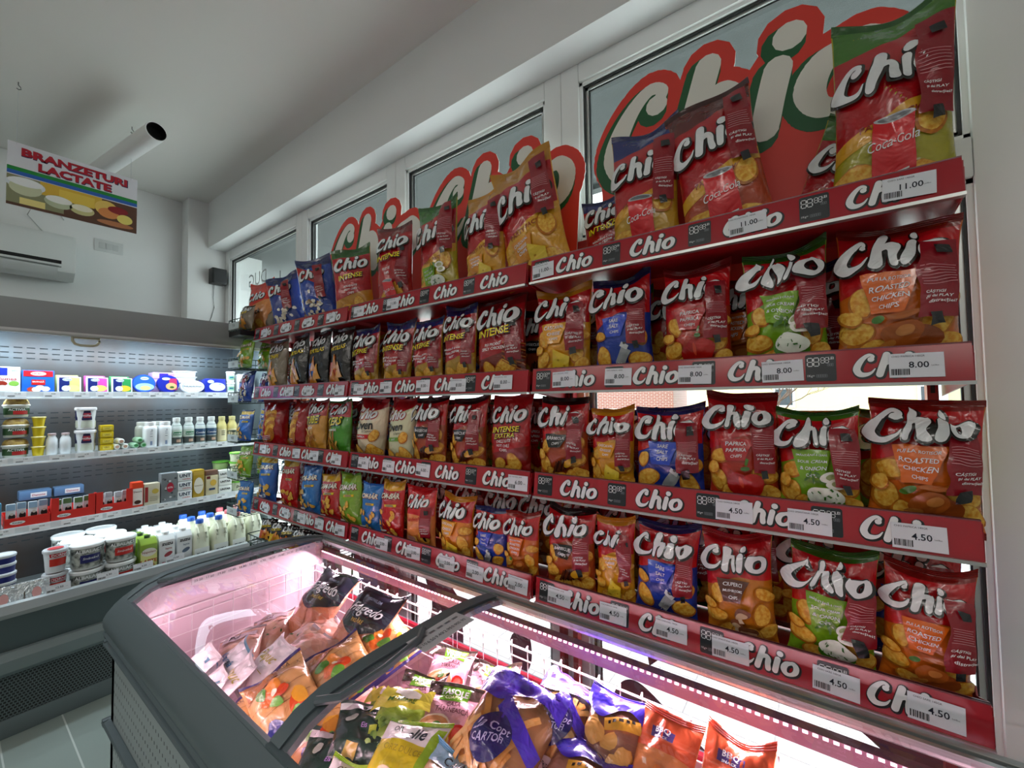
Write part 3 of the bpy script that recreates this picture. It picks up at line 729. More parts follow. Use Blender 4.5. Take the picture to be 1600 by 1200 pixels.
def party(fl, top, cola):
    def f(A, seed):
        g = film('d99a20')
        A.patch(lambda x: .80+.03*math.sin(2*x), lambda x: .965, film(top), nv=6)
        A.patch(lambda x: .42+.10*x, lambda x: .83+.03*math.sin(2*x), film('ae0f18'))
        A.patch(lambda x: .345+.10*x, lambda x: .425+.10*x, film('dba226'), nv=5)
        A.text('PARTY PACK', -.05, .385, .13, film('8c1a14'), .16, .1, maxw=1.5)
        chips(A, [(-.60, .14, .40), (.60, .36, .34), (.55, .10, .36), (-.1, .10, .34)], seed)
        if cola: can(A, .0, .26, 1.12, .02)
        else:
            col = 'dd8f1c' if fl == 'cheese' else '7fae22'
            A.quad([(-.55, .17), (.02, .17), (.16, .33), (-.60, .33)], film(col), 8, 8)
            for i, l in enumerate(TAG2[fl][1]): A.text(l, -.24, .30-.034*i, .085, WHITE_INK, .12, .15, maxw=.55)
            food(A, fl, .18, .16, .9, seed)
        A.logo(-.06, .64, .60, .10)
        promo(A, .62, .60 if seed % 2 else .68)
    return f
def intense(kind):
    def f(A, seed):
        top = {'a': '2c5a1c', 'b': '7d1418', 'c': '1d2a6c', 'd': '8c1218', 'e': 'b0141a'}[kind]
        A.patch(lambda x: .86, lambda x: .965, film(top), nv=5); A.patch(lambda x: .34+.06*x, lambda x: .87, film('ae0f18'))
        chips(A, [(-.4, .16, .36), (.35, .20, .42), (.0, .10, .3)], seed)
        if kind == 'd':
            for k in range(9): A.rect(.62+.02*k, .20+.03*k, .9, .035, film('5b2412' if k % 2 else 'b5652a'), -.5+.05*k, 6, 1)
        if kind in 'bcd': promo(A, .64, .50)
        A.logo(.0, .76, .56, .06)
        A.text('INTENSE', .02, .575, .24, film('14110f'), .08, .2, .05, maxw=1.42); A.text('INTENSE', .0, .58, .235, film('f0d51c'), .08, .2, .02, maxw=1.38)
        if kind == 'e':
            A.text('EXXTRA', .0, .50, .2, film('14110f'), .08, .2, .06, maxw=1.0); A.text('EXXTRA', .0, .503, .19, film('f0d51c'), .08, .2, .01, maxw=.95)
        for i, l in enumerate({'a': ['ARDEI IUTE', 'HOT CHILI', 'CHIPS'], 'b': ['GUST DE', 'CHIPS'], 'c': ['SMÂNTÂNĂ & PIPER', 'SOUR CREAM', 'PARTY'], 'd': ['PUI PICANT', 'SPICY CHICKEN'], 'e': ['CHILLI IUTE', 'HOT CHILI', 'CHIPS']}[kind]):
            A.text(l, .0, .445-.045*i, .10, WHITE_INK, .05, .2, maxw=.95)
        if kind == 'b': can(A, .05, .21, .9, .05)
    return f
def popcorn(A, seed):
    A.patch(lambda x: .86, lambda x: .965, film('14225e'), nv=5); A.patch(lambda x: .62-.15*x, lambda x: .80-.1*x, film('b0141a'), x1=.1); A.logo(-.15, .76, .50, .05)
    r = random.Random(seed)
    for k in range(26): A.oval(-.1+r.gauss(0, .34), .26+r.gauss(0, .09), .10, .09, film(r.choice(['e9e2cf', 'd9cdb0', 'f0ead9', '8a6a48'])), r.uniform(0, 3), .3, k, 9, 2)
    promo(A, .30, .62)
def snack(A, seed):
    A.patch(lambda x: .60+.08*x, lambda x: .965, film('d6301f')); A.logo(-.05, .74, .46, .1)
    A.text('snack', .0, .46, .34, film('201510'), .1, .25, .02, maxw=1.3)
    chips(A, [(-.3, .22, .34), (.35, .26, .36), (.05, .12, .36), (-.6, .12, .2)], seed)
def tort(c, word='TORTILLAS'):
    def f(A, seed):
        A.patch(lambda x: .10, lambda x: .55+.1*math.sin(3*x), film(c), x1=.0); A.logo(.0, .82, .46, .1); A.text(word, .0, .66, .24, film('e9c91c'), .12, .2, .03, maxw=1.5)
        for k, (x, v, q) in enumerate(((-.1, .40, .3), (.25, .28, .34), (-.3, .20, .34), (.1, .12, .26))):
            A.quad([(x-q, v-.08), (x+q, v-.06), (x+.02, v+.17), (x-.02, v+.17)], film('e0982a' if k % 2 else 'd27b1c'), 6, 6)
    return f
def pombar(c, fill_c):
    def f(A, seed):
        A.patch(lambda x: .84, lambda x: .965, film(fill_c), nv=4)
        A.text('POM-BÄR', .0, .75, .40, film('7a1410'), .05, .05, .08, maxw=1.75); A.text('POM-BÄR', .0, .755, .38, film('f0ead6'), .05, .05, .03, maxw=1.66)
        A.rect(.3, .60, .8, .13, film('e9c91c'), .05); A.text('ORIGINAL', .3, .60, .09, film('2a4a9c'), .05, 0, maxw=.7)
        r = random.Random(seed)
        for k in range(11): x, v = r.uniform(-.7, .7), r.uniform(.10, .50); A.oval(x, v, .17, .13, CH(), r.uniform(0, 3), .3, k, 12, 3)
        A.rect(-.45, .16, .6, .10, WHITE_INK, .05)
    return f
def oven(c):
    def f(A, seed):
        A.patch(lambda x: .80+.08*x*x, lambda x: .965, film('a5141c'), nv=6); A.logo(-.1, .74, .44, .12, sh='a5141c'); A.text('Oven', -.1, .56, .44, film('1c1512'), .15, .2, .02, maxw=1.3); A.text('la Cuptor', .2, .47, .11, film('4a2a18'), .15, .2)
        A.rect(-.1, .38, 1.0, .2, film(c), .12, 8, 3); A.text('PAPRIKA' if c == 'c4131b' else 'IAURT', -.1, .38, .10, WHITE_INK, .12)
        chips(A, [(.62, .42, .3), (.65, .2, .36), (.2, .12, .36), (-.4, .14, .34)], seed)
    return f
def plainred(A, seed):
    for k in range(6): A.oval(-.05+.05*(k % 2), .70-.085*k, .50, .30, CH2() if k % 2 else CH(), .2*k, .06, k)
    A.text('Chio', -.1, .78, .2, film('8c1a14'), .2, .3); A.rect(-.35, .22, .6, .3, film('a5141c')); 
    for k in range(3): A.rect(-.3, .25-.03*k, .6, .03, WHITE_INK, .1)
def sticks(word, c):
    def f(A, seed):
        A.patch(lambda x: .70, lambda x: .965, film('b0141a')); A.logo(0, .84, .46, .1); A.text(word, .0, .62, .42, film('14110f'), .08, .1, .07, maxw=1.6); A.text(word, .0, .625, .40, film('f0d51c'), .08, .1, .03, maxw=1.5)
        r = random.Random(seed)
        for k in range(14): A.rect(r.uniform(-.6, .3), r.uniform(.12, .42), .55, .09, CH() if k % 2 else CH2(), r.uniform(.6, 2.4), 5, 1)
        A.text(c, .1, .48, .12, WHITE_INK, .05, maxw=1)
    return f
def ham(A, seed):
    A.patch(lambda x: .55, lambda x: .965, film('c4131b')); A.logo(-.1, .76, .5, .05); A.text('Sandwich', -.1, .48, .2, film('c4131b'), .15, .3, maxw=1.2); chips(A, [(.5, .2, .34), (-.2, .12, .3)], seed); A.oval(-.4, .16, .34, .16, film('d9a09a')); promo(A, .62, .45)
# name: (draw, body colour, seal colour, thickness, words for the label)
DS = {
 'salt': (classic('salt'), '1c3a9c', '141f55', .095, 'red and blue salted crisps bag'), 'salt2': (classic('salt', False), '1c3a9c', '141f55', .08, 'small red and blue salted crisps bag'),
 'paprika': (classic('paprika'), 'b3301a', '7d1418', .095, 'red paprika crisps bag'), 'sour': (classic('sour'), '7fae22', '24581a', .095, 'red and green onion crisps bag'),
 'chicken': (classic('chicken'), 'd2691a', '7d1812', .10, 'red and orange chicken crisps bag'), 'chick2': (classic('chicken', False), 'd2691a', '7d1812', .08, 'small red and orange chicken crisps bag'),
 'cheese': (classic('cheese'), 'dd9a1c', 'c08018', .09, 'red and yellow cheese crisps bag'), 'cheese2': (classic('cheese', False), 'e0841c', 'c08018', .09, 'red and yellow cheese crisps bag'),
 'bbq': (classic('bbq'), 'a8451c', '16100e', .09, 'red and black barbecue crisps bag'), 'mush': (classic('mush', False), 'c8781c', '9c161a', .095, 'red and brown mushroom crisps bag'),
 'cheeseparty': (party('cheese', 'b9801c', False), 'd99a20', 'b9801c', .10, 'large ochre cheese party bag'), 'sourparty': (party('sour', '2f6a1c', False), 'b7a51e', '24581a', .10, 'green-topped party crisps bag'),
 'colablue': (party('salt', '1c2a6c', True), 'c79a24', '141f55', .11, 'blue-topped crisps bag picturing a cola can'), 'colabrown': (party('paprika', '5a1a18', True), 'b3421a', '3a1212', .11, 'maroon-topped crisps bag picturing a cola can'),
 'colagreen': (party('sour', '3f7420', True), 'a9a01e', '24581a', .12, 'large green-topped bag picturing a cola can'),
 'intense': (intense('a'), 'c98a1c', '24581a', .09, 'red hot chilli crisps bag with green top'), 'intcola': (intense('b'), 'a8141a', '5a1418', .10, 'red crisps bag picturing a cola can'),
 'intense2': (intense('c'), 'b58a24', '141f55', .085, 'red ribbed crisps bag with yellow lettering'), 'intchick': (intense('d'), '7a2414', '5a1014', .10, 'dark red spicy chicken crisps bag'),
 'extra': (intense('e'), '8c1a16', 'a5141c', .095, 'red extra hot crisps bag'), 'popcornA': (popcorn, '1a3a94', '14225e', .12, 'plump dark blue popcorn bag'), 'popcornB': (popcorn, '1c46a8', '14225e', .11, 'blue popcorn bag with red patch'),
 'snack': (snack, 'd98a4a', 'c4301f', .11, 'orange snack bag with red top'), 'garlic': (tort('8d8a4a', 'CHIPS'), '8a7d6a', '4a3d30', .09, 'grey-brown crisps bag'), 'tortY': (tort('e0b81c'), '1c1a18', '111111', .08, 'black and yellow tortilla bag'),
 'tortB': (tort('3a6ab8'), '17181c', '111111', .08, 'black and pale blue tortilla bag'), 'tortO': (tort('c9542c'), '1c1512', '111111', .08, 'black and orange tortilla bag'),
 'plainred': (plainred, 'a5141c', '7d1014', .12, 'plump plain red crisps bag'), 'tube': (sticks('TUBE', 'PIZZA'), 'd99a3a', '8c1a14', .09, 'yellow snack tubes bag'), 'kers': (sticks('KERS', 'ARAHIDE'), '4c9a2c', '2c6a1c', .09, 'green and red crackers bag'),
 'oven': (oven('c4131b'), 'e6d9b8', 'a5141c', .12, 'cream oven-baked crisps bag with red band'), 'oveng': (oven('6aa52c'), 'dfe0b8', 'a5141c', .10, 'cream oven-baked crisps bag with green band'),
 'puffblue': (pombar('', 'e0b81c'), '2a6ac0', '1c4a9c', .10, 'blue puffed potato snack bag'), 'pomred': (pombar('', 'd9a81c'), 'bd1a1c', 'b58a1c', .09, 'red puffed potato snack bag'), 'pomblue': (pombar('', '2f7ac8'), '2a78c4', '1c5aa8', .09, 'light blue puffed potato snack bag'),
 'pomgreen': (pombar('', '8ab52c'), '7fae2c', '5a8a1c', .09, 'lime green puffed potato snack bag'), 'hamred': (ham, 'e08a4a', 'b0141a', .09, 'red and peach crisps bag'),
}
LASTN = [0]
def make_bag(d, w, h, seed, label, loc, rot, group=None, crease=1.0, name='crisp_bag', cat='bag'):
    draw, c, sc, t, _ = DS[d] if isinstance(d, str) else d
    B = Bag(w, h, t*min(1, w/.17), seed, crease)
    o = thing(name, label, cat, loc, rot, group)
    mb = MB(); B.body(mb, film(c), film(c)); A = Art(B, mb); draw(A, seed); mb.build('pouch', o, angle=70)
    B.sealstrip(film(sc), o, True); B.sealstrip(film(sc), o, False)
    return o
BAGS = [
(0,0,'snack',-2.899,.449,.40,4),(0,0,'popcornA',-2.482,.507,.40,14),(0,0,'popcornB',-2.135,.465,.43,12),
(0,1,'intense',-1.849,.437,.41,6),(0,1,'intcola',-1.546,.307,.43,3),(0,1,'sourparty',-1.256,.273,.45,4),(0,1,'cheeseparty',-1.005,.205,.41,2),(0,1,'cheeseparty',-.758,.275,.49,12),
(0,2,'colablue',-.398,.213,.415,0),(0,2,'colabrown',-.165,.230,.44,8),(0,2,'colagreen',.155,.225,.465,-2),
(1,0,'garlic',-2.684,.315,.35,0),(1,0,'tortY',-2.421,.241,.35,0),(1,0,'tortB',-2.210,.237,.345,-2),(1,0,'tortO',-1.998,.213,.34,0),
(1,1,'intense2',-1.772,.229,.318,1),(1,1,'intense2',-1.546,.241,.316,-4),(1,1,'intense2',-1.331,.182,.303,2),(1,1,'intense2',-1.149,.181,.335,0),(1,1,'intchick',-.934,.233,.335,2),
(1,2,'cheese',-.688,.215,.325,0),(1,2,'salt',-.472,.195,.33,2),(1,2,'paprika',-.260,.187,.318,0),(1,2,'sour',-.052,.189,.324,0),(1,2,'chicken',.150,.220,.335,-2),
(2,0,'plainred',-2.705,.440,.31,0),(2,0,'plainred',-2.405,.160,.305,0),(2,0,'tube',-2.227,.224,.305,0),(2,0,'kers',-2.003,.224,.30,0),
(2,1,'oven',-1.741,.278,.31,-6),(2,1,'oveng',-1.516,.173,.305,-3),(2,1,'bbq',-1.325,.235,.31,0),(2,1,'bbq',-1.106,.188,.305,0),(2,1,'extra',-.901,.185,.31,0),
(2,2,'bbq',-.692,.190,.301,0),(2,2,'cheese',-.518,.145,.262,0),(2,2,'salt',-.345,.202,.266,0),(2,2,'paprika',-.157,.174,.306,0),(2,2,'sour',.003,.170,.256,0),(2,2,'chicken',.180,.192,.285,-3),
(3,0,'puffblue',-2.790,.293,.30,0),(3,0,'pomred',-2.522,.259,.30,0),(3,0,'pomblue',-2.276,.249,.28,2),
(3,1,'pomred',-2.075,.189,.25,3),(3,1,'pomgreen',-1.892,.203,.27,4),(3,1,'pomblue',-1.733,.156,.24,0),(3,1,'pomred',-1.578,.164,.265,0),(3,1,'hamred',-1.385,.222,.26,0),(3,1,'cheese2',-1.172,.189,.25,0),(3,1,'salt2',-1.000,.157,.23,0),(3,1,'chick2',-.857,.146,.23,0),
(3,2,'bbq',-.673,.183,.274,0),(3,2,'cheese',-.517,.128,.264,0),(3,2,'salt',-.368,.182,.271,-3),(3,2,'mush',-.171,.171,.274,2),(3,2,'sour',.011,.174,.272,-3),(3,2,'chicken',.170,.150,.262,-4)]
ORD = ['first', 'second', 'third', 'fourth', 'fifth', 'sixth', 'seventh', 'eighth', 'ninth', 'tenth', 'eleventh', 'twelfth']
def place_bags():
    cnt = {}; total = {}
    for b in BAGS: total[b[:2]] = total.get(b[:2], 0)+1
    for n, (s, bay, d, x, ext, h, roll) in enumerate(BAGS):
        k = cnt.get((s, bay), 0); cnt[(s, bay)] = k+1
        t = DS[d][3]; yf = 1.20
        wmax = {0: .215, 1: .195, 2: .20, 3: .175}[s]
        if bay == 2 or x > -1.0: w = ext*.97; yaw = 3 if x < 0 else -2
        else:
            w = min(wmax, ext*.98); yaw = 0; best = 9
            for a in range(0, 37):
                e = w*math.cos(R(a))+(w*math.sin(R(a))+t*.35)*abs(x)/1.22
                if abs(e-ext) < best: best = abs(e-ext); yaw = a
        yc = yf+t*.42+w/2*math.sin(R(abs(yaw)))*.9
        yc = min(yc, 1.335)
        xc = x*(yc-.01)/1.22 if bay < 2 else x*(yc-.03)/1.22
        place = ['top', 'second', 'third', 'bottom'][s]
        lab = '%s, %s from left, %s shelf, %s rack' % (DS[d][4], ORD[k], place, BAYN[bay])
        zb = SZ[s]+.029
        make_bag(d, w, h, n*3+1, lab, (xc, yc, zb), (R(-3.5), R(-roll), R(yaw)), 'crisp bags on the %s shelf, %s rack' % (place, BAYN[bay]))
    # bags seen behind the front row
    back = [(0, 2, 'colagreen', .035, .20, .30, -22, 1.375, 'green crisps bag leaning behind the two cola bags, top shelf, right rack'),
            (0, 2, 'intense2', -.56, .17, .29, 4, 1.37, 'small red bag behind the large ochre bag, top shelf, right rack')]
    kinds = ['bbq', 'salt', 'paprika', 'cheese', 'mush', 'chicken', 'sour']
    for s in (1, 2, 3):
        for bay in range(3):
            x0, x1 = BAYS[bay]; n = 6
            for k in range(n):
                d = kinds[(k*3+s*2+bay*4) % 7]; hh = {1: .30, 2: .255 if bay == 2 else .30, 3: .29}[s]
                back.append((s, bay, d, x0+(x1-x0)*(k+.5)/n, (x1-x0)/n*1.12, hh, 0, 1.378, '%s, %s in rear row, %s shelf, %s rack' % (DS[d][4].replace('small ', ''), ORD[k], ['top', 'second', 'third', 'bottom'][s], BAYN[bay])))
    for n, (s, bay, d, x, w, h, roll, y, lab) in enumerate(back):
        dd = list(DS[d]); dd[3] = .055
        make_bag(tuple(dd), w, h, 900+n, lab, (x, y, SZ[s]+.029), (R(-1), R(-roll), 0), 'bags behind the front row')
place_bags()

# ------------------------------------------------------------------ refrigerated case on the left
FX = {1: -3.36, 2: -3.34, 3: -3.30}; FZ = {1: 1.591, 2: 1.250, 3: .900}
FY0, FY1 = -.62, 1.425; FBK = -3.88
def fridge():
    t = thing('refrigerated_case', 'grey open-fronted refrigerated dairy case along the left wall', 'refrigerator', (-3.5, .4, 0)); off = (3.5, -.4, 0)
    GP = mat('case_grey', '6d787a', rough=.38); GT = mat('case_grey_top', '9a9fa0', rough=.35, metal=.1); DK = mat('case_dark', '2a3034', rough=.4)
    b = MB(); b.box(-4.12, FBK-.03, FY0, FY1+.04, .05, 2.05, GP); b.box(FBK-.03, FBK, FY0, FY1, .5, 1.99, STEEL); b.build('back_panel', t, loc=off)
    s = MB(); DS_ = paint('2f373c')
    for z0 in (1.90, 1.868, 1.836, 1.50, 1.468, 1.436, 1.145, 1.113, 1.081, .80, .768, .736):
        y = FY0+.05
        while y < FY1-.06: s.box(FBK, FBK+.002, y, y+.034, z0, z0+.006, DS_); y += .052
    o = s.build('air_slots', t, loc=off); o['kind'] = 'stuff'
    for y0 in (FY0-.04, FY1):
        b = MB(); b.prism([(-4.12, 0), (-3.12, 0), (-3.10, .60), (-3.24, .72), (-3.30, 1.4), (-3.22, 1.93), (-3.10, 1.93), (-3.10, 2.06), (-4.12, 2.06)], y0, y0+.04, 'y', GP); b.build('side_panel', t, loc=off)
    b = MB(); b.prism([(-4.12, 1.99), (-3.30, 1.99), (-3.20, 1.935), (-3.10, 1.925), (-3.085, 1.98), (-3.11, 2.075), (-4.12, 2.075)], FY0, FY1+.0, 'y', GT); b.build('canopy', t, loc=off)
    b = MB(); b.box(-3.115, -3.095, FY0, FY1, 1.912, 1.926, paint('d9dcdc')); b.box(-3.12, -3.09, FY0, FY1, 1.905, 1.914, ALU); b.build('night_blind', t, loc=off)
    for yc in (.455, -.3):
        b = MB(); yy = [yc-.05, yc-.05, yc-.04, yc-.02, yc+.02, yc+.04, yc+.05, yc+.05]; zz = [1.905, 1.885, 1.868, 1.862, 1.862, 1.868, 1.885, 1.905]
        b.tube([(-3.105, y, z) for y, z in zip(yy, zz)], .007, plastic('b9b39a'), 6); b.box(-3.112, -3.098, yc-.052, yc+.052, 1.897, 1.907, plastic('b9b39a')); b.build('handle', t, loc=off)
    b = MB(); b.box(-3.36, -3.24, FY0+.02, FY1-.02, 1.94, 1.965, mat('lamp_tube', 'dff2ff', emit=3.5)); b.build('lamp', t, loc=off)
    rng = random.Random(8)
    for k in (1, 2, 3):
        x, z = FX[k], FZ[k]
        b = MB(); b.box(FBK+.003, x, FY0, FY1-.006, z+.016, z+.03, paint('c9d0d2', .3)); sh = b.build('shelf', t, loc=off)
        b = MB(); b.box(x, x+.006, FY0, FY1-.006, z-.002, z+.034, paint('dfe6ea', .3)); b.box(x, x+.01, FY0, FY1-.006, z-.006, z, paint('f0f4f6', .25)); r = b.build('price_rail', sh)
        b = MB(); y = FY0+.02
        while y < FY1-.08:
            w = rng.uniform(.06, .08); b.box(x+.0065, x+.0075, y, y+w, z+.004, z+.03, paper('f2f5f8'))
            V, F = text2d(rng.choice(['11.50', '7.90', '6.20', '13.00', '4.80'])); b.flat(V*.007, F, (x+.0079, y+w*.6, z+.022), (0, 1, 0), (0, 0, 1), NAVY_INK)
            bars = [(i*.0018-.012, i*.0018-.011, -.0035, .0035) for i in range(14)]; V, F = rline(bars); b.flat(V, F, (x+.0079, y+w*.3, z+.010), (0, 1, 0), (0, 0, 1), NAVY_INK)
            y += w+rng.uniform(.01, .06)
        o = b.build('price_label', sh); o['kind'] = 'stuff'
    b = MB(); b.box(FBK+.003, -3.14, FY0, FY1-.006, .50, .52, paint('9aa2a5', .3)); b.build('deck', t, loc=off)
    b = MB(); b.prism([(-3.15, .40), (-3.10, .40), (-3.09, .555), (-3.15, .555)], FY0-.04, FY1+.04, 'y', mat('case_front', '4f5d5f', rough=.35)); b.build('front_panel', t, loc=off)
    b = MB(); b.prism([(-3.16, .555), (-3.085, .555), (-3.08, .575), (-3.095, .612), (-3.115, .618), (-3.125, .60), (-3.16, .60)], FY0-.04, FY1+.04, 'y', GT); b.build('front_lip', t, loc=off)
    b = MB(); b.prism([(-3.15, .29), (-3.085, .29), (-3.055, .315), (-3.05, .37), (-3.075, .40), (-3.15, .40)], FY0-.04, FY1+.04, 'y', mat('case_bumper', '7b8789', rough=.35)); b.build('bumper', t, loc=off, bevel=.004)
    b = MB(); b.box(-3.16, -3.11, FY0, FY1, .085, .29, pattern_mat('case_grille', 'dots', '5f6a6b', '0b0d0e', .013, .013, rough=.5, frac=.34, axes='YZ')); b.build('grille', t, loc=off)
    b = MB(); b.box(-4.1, -3.10, FY0-.04, FY1+.04, 0, .085, mat('case_base', '667173', rough=.4)); b.build('base', t, loc=off, bevel=.004)
fridge()

# ---- goods in the case.  Fronts face +X (towards the aisle).
def art_x(b, t, x, y, z, s, m, bold=.01, maxw=None):
    """lettering on a face that looks towards +X"""
    V, F = text2d(t, bold)
    if maxw:
        w = (V[:, 0].max()-V[:, 0].min())*s
        if w > maxw: s *= maxw/w
    b.flat(V*s, F, (x, y, z), (0, 1, 0), (0, 0, 1), m)
def oval2(rx, ry, n=22):
    a = np.linspace(0, 2*math.pi, n, endpoint=False); return np.column_stack([rx*np.cos(a), ry*np.sin(a)]), [tuple(range(n))]
def face_oval(b, x, y, z, rx, ry, m, n=20):
    V, F = oval2(rx, ry, n); b.flat(V, F, (x, y, z), (0, 1, 0), (0, 0, 1), m)
def face_rect(b, x, y, z, w, h, m):
    b.flat(np.array([(-w/2, -h/2), (w/2, -h/2), (w/2, h/2), (-w/2, h/2)]), [(0, 1, 2, 3)], (x, y, z), (0, 1, 0), (0, 0, 1), m)
def place(o, x, y, z, rz=0, ry=0): o.location = (x, y, z); o.rotation_euler = (0, ry, rz); return o
def pack(lab, w, h, d, c, deco, cat='package', name='dairy_package', group=None, bevel=.004):
    t = thing(name, lab, cat, group=group); b = MB(); b.box(-d, 0, -w/2, w/2, 0, h, plastic(c)); b.build('wrapper', t, bevel=bevel)
    a = MB(); deco(a, w, h, .0012)
    if a.v: a.build('front_print', t)
    return t
def tub(lab, r, h, c, lidc, deco=None, sq=2.0, sy=1.0, name='plastic_tub', cat='tub', group=None, taper=.86, lab_c=None, clear=None):
    t = thing(name, lab, cat, group=group); b = MB(); body = plastic(c)
    mats = None
    prof = [(r*taper, 0), (r*taper*1.03, h*.06), (r*(taper*.45+.52), h*.5), (r*.97, h*.9)]
    if lab_c: prof = [(r*taper, 0), (r*taper*1.02, h*.12), (r*(taper*.22+.75), h*.78), (r*.97, h*.9)]; mats = [body, plastic(lab_c), body]
    b.lathe(prof, (0, 0, 0), body, 28, sy=sy, sq=sq, mats=mats); b.build('cup', t)
    b = MB(); b.lathe([(r*.97, h*.87), (r*1.04, h*.87), (r*1.05, h*.96), (r*.98, h), (r*.86, h), (r*.84, h*.975)], (0, 0, 0), plastic(lidc), 28, sy=sy, sq=sq); b.build('lid', t)
    if deco:
        a = MB(); deco(a, r, h)
        if a.v: a.build('label', t)
    return t
def curved(b, V2, F, r, z, m, sy=1, ang=0):
    """lettering or a patch wrapped round an upright cylinder, facing +X"""
    V = []
    for x, y in V2: a = x/r+ang; V.append((r*math.cos(a), r*sy*math.sin(a), z+y))
    b.add(V, F, m)
def band(b, r, z0, z1, a0, a1, m, n=14, r1=None):
    V = []; r1 = r1 or r
    for i in range(n+1):
        a = a0+(a1-a0)*i/n; V += [(r*math.cos(a), r*math.sin(a), z0), (r1*math.cos(a), r1*math.sin(a), z1)]
    b.add(V, [(2*i, 2*i+2, 2*i+3, 2*i+1) for i in range(n)], m)
def bottle(lab, r, h, prof, c, capc, deco=None, name='bottle', group=None, seg=22, sq=2):
    t = thing(name, lab, 'bottle', group=group); b = MB(); b.lathe([(r*a, h*z) for a, z in prof], (0, 0, 0), plastic(c), seg, sq=sq); b.build('body', t)
    a, z = prof[-1]; b = MB(); b.lathe([(r*a*1.12, h*z-h*.01), (r*a*1.15, h*z+.002), (r*a*1.13, h), (r*a*1.05, h+.001)], (0, 0, 0), plastic(capc), seg); b.build('cap', t)
    if deco: q = MB(); deco(q, r, h); q.build('label', t)
    return t
def brick(lab, w, h, d, c, deco, capc=None, name='carton', group=None, gable=0, cap_r=.014):
    t = thing(name, lab, 'carton', group=group); b = MB(); m = plastic(c)
    if gable: b.prism([(-w/2, 0), (w/2, 0), (w/2, h-gable), (w/2-.004, h), (-w/2+.004, h), (-w/2, h-gable)], -d, 0, 'x', m) if False else b.prism([(-d, 0), (0, 0), (0, h-gable), (-.028, h), (-d, h)], -w/2, w/2, 'y', m)
    else: b.box(-d, 0, -w/2, w/2, 0, h, m)
    b.build('carton_body', t, bevel=.003)
    if capc: b = MB(); b.lathe([(cap_r, 0), (cap_r, .014), (cap_r*.9, .016)], (-d*.62, 0, h), plastic(capc), 16); b.build('cap', t)
    a = MB(); deco(a, w, h, .0012)
    if a.v: a.build('front_print', t)
    return t
P = plastic
def goods():
    S = {1: (FX[1]-.006, FZ[1]+.031), 2: (FX[2]-.006, FZ[2]+.031), 3: (FX[3]-.006, FZ[3]+.031), 4: (-3.17, .521)}
    # ---------------- top shelf: packs standing on edge, leaning back a little
    x, z = S[1]; n = 'top shelf of the case'
    def lean(o, y, dx=0, a=-8): place(o, x-.012-dx, y, z, 0, R(a)); return o
    def d_tel(b, w, h, e):
        face_rect(b, e, -w*.2, h*.8, w*.6, h*.3, P('1c2f9c')); art_x(b, 'Telemea', e*1.6, 0, h*.52, .018, P('a5142a'), maxw=w*.9); face_oval(b, e, -w*.1, h*.33, w*.2, h*.1, P('8c2a1c')); face_oval(b, e*1.3, 0, h*.16, w*.42, h*.1, P('e9ebe8')); face_oval(b, e, w*.3, h*.33, w*.16, h*.1, P('7fb04c')); art_x(b, 'bio', e*1.6, w*.32, h*.86, .012, P('2c8a4c'))
    lean(pack('white cheese pack with navy corner, leftmost on top shelf', .11, .135, .04, 'eef2f0', d_tel), .20)
    lean(pack('white cheese pack cut by the left edge of the photo, top shelf', .11, .13, .04, 'e6ecea', d_tel), .07)
    def d_br(b, w, h, e):
        face_rect(b, e, 0, h*.84, w*.9, h*.26, P('c41c2a')); face_oval(b, e*1.4, 0, h*.84, w*.24, h*.09, P('e9dcdc')); art_x(b, 'DELACO', e*1.9, 0, h*.84, .009, P('a5141c'), maxw=w*.4)
        face_rect(b, e, 0, h*.45, w*.42, h*.24, P('c41c1c')); art_x(b, 'BRÂNZĂ', e*1.9, 0, h*.48, .011, WHITE_INK, maxw=w*.36)
        for a, q, c in ((-.2, .12, 'b5402a'), (.05, .2, 'eceee9'), (.22, .15, 'e4e6df'), (-.06, .12, 'f1f2ee')): face_oval(b, e*(1.4+a), w*a, h*q, w*.14, h*.11, P(c))
    lean(pack('blue and red cheese pack on the top shelf', .118, .12, .05, '1c62c8', d_br), .318)
    def d_sl(c1, c2):
        def f(b, w, h, e):
            face_rect(b, e, -w*.22, h*.5, w*.42, h*.9, P('16246a')); face_rect(b, e, w*.22, h*.5, w*.42, h*.9, P(c1)); face_oval(b, e*1.5, -w*.1, h*.82, w*.2, h*.1, P('c9d4ee')); face_oval(b, e*1.5, w*.12, h*.27, w*.3, h*.2, P(c2)); face_oval(b, e*1.8, -w*.15, h*.25, w*.18, h*.18, P('cfe0f0')); art_x(b, 'Hochland', e*2.2, -w*.1, h*.82, .006, P('2a3a9c'), maxw=w*.34)
        return f
    for i, (y, c1, c2, la) in enumerate(((.434, 'c9cf7a', 'e6e08a', 'pale yellow'), (.547, 'd24ca8', 'e9e06a', 'pink'), (.654, '2c8a4c', 'e0b83a', 'green'))):
        lean(pack('navy and %s sliced cheese pack, front of the top shelf' % la, .093, .088, .02, 'dfe4ea', d_sl(c1, c2), group='sliced cheese packs'), y)
        lean(pack('%s cheese pack standing behind its navy twin on the top shelf' % la, .09, .10, .02, c1, lambda b, w, h, e: face_rect(b, e, 0, h*.9, w*.8, h*.1, P('e9edf0')), group='sliced cheese packs'), y-.004, .045)
    def rnd(lab, r, c, c2, y, deco, dx=0, ry=1.0, grp=None):
        t = thing('round_cheese_box', lab, 'box', group=grp); b = MB(); b.lathe([(r*.97, -.028), (r, -.024), (r, -.003), (r*.97, 0)], (0, 0, r*ry), P(c), 32, axis='x', sy=ry); b.build('box', t)
        a = MB(); deco(a, r, ry); a.build('front_print', t); return lean(t, y, dx)
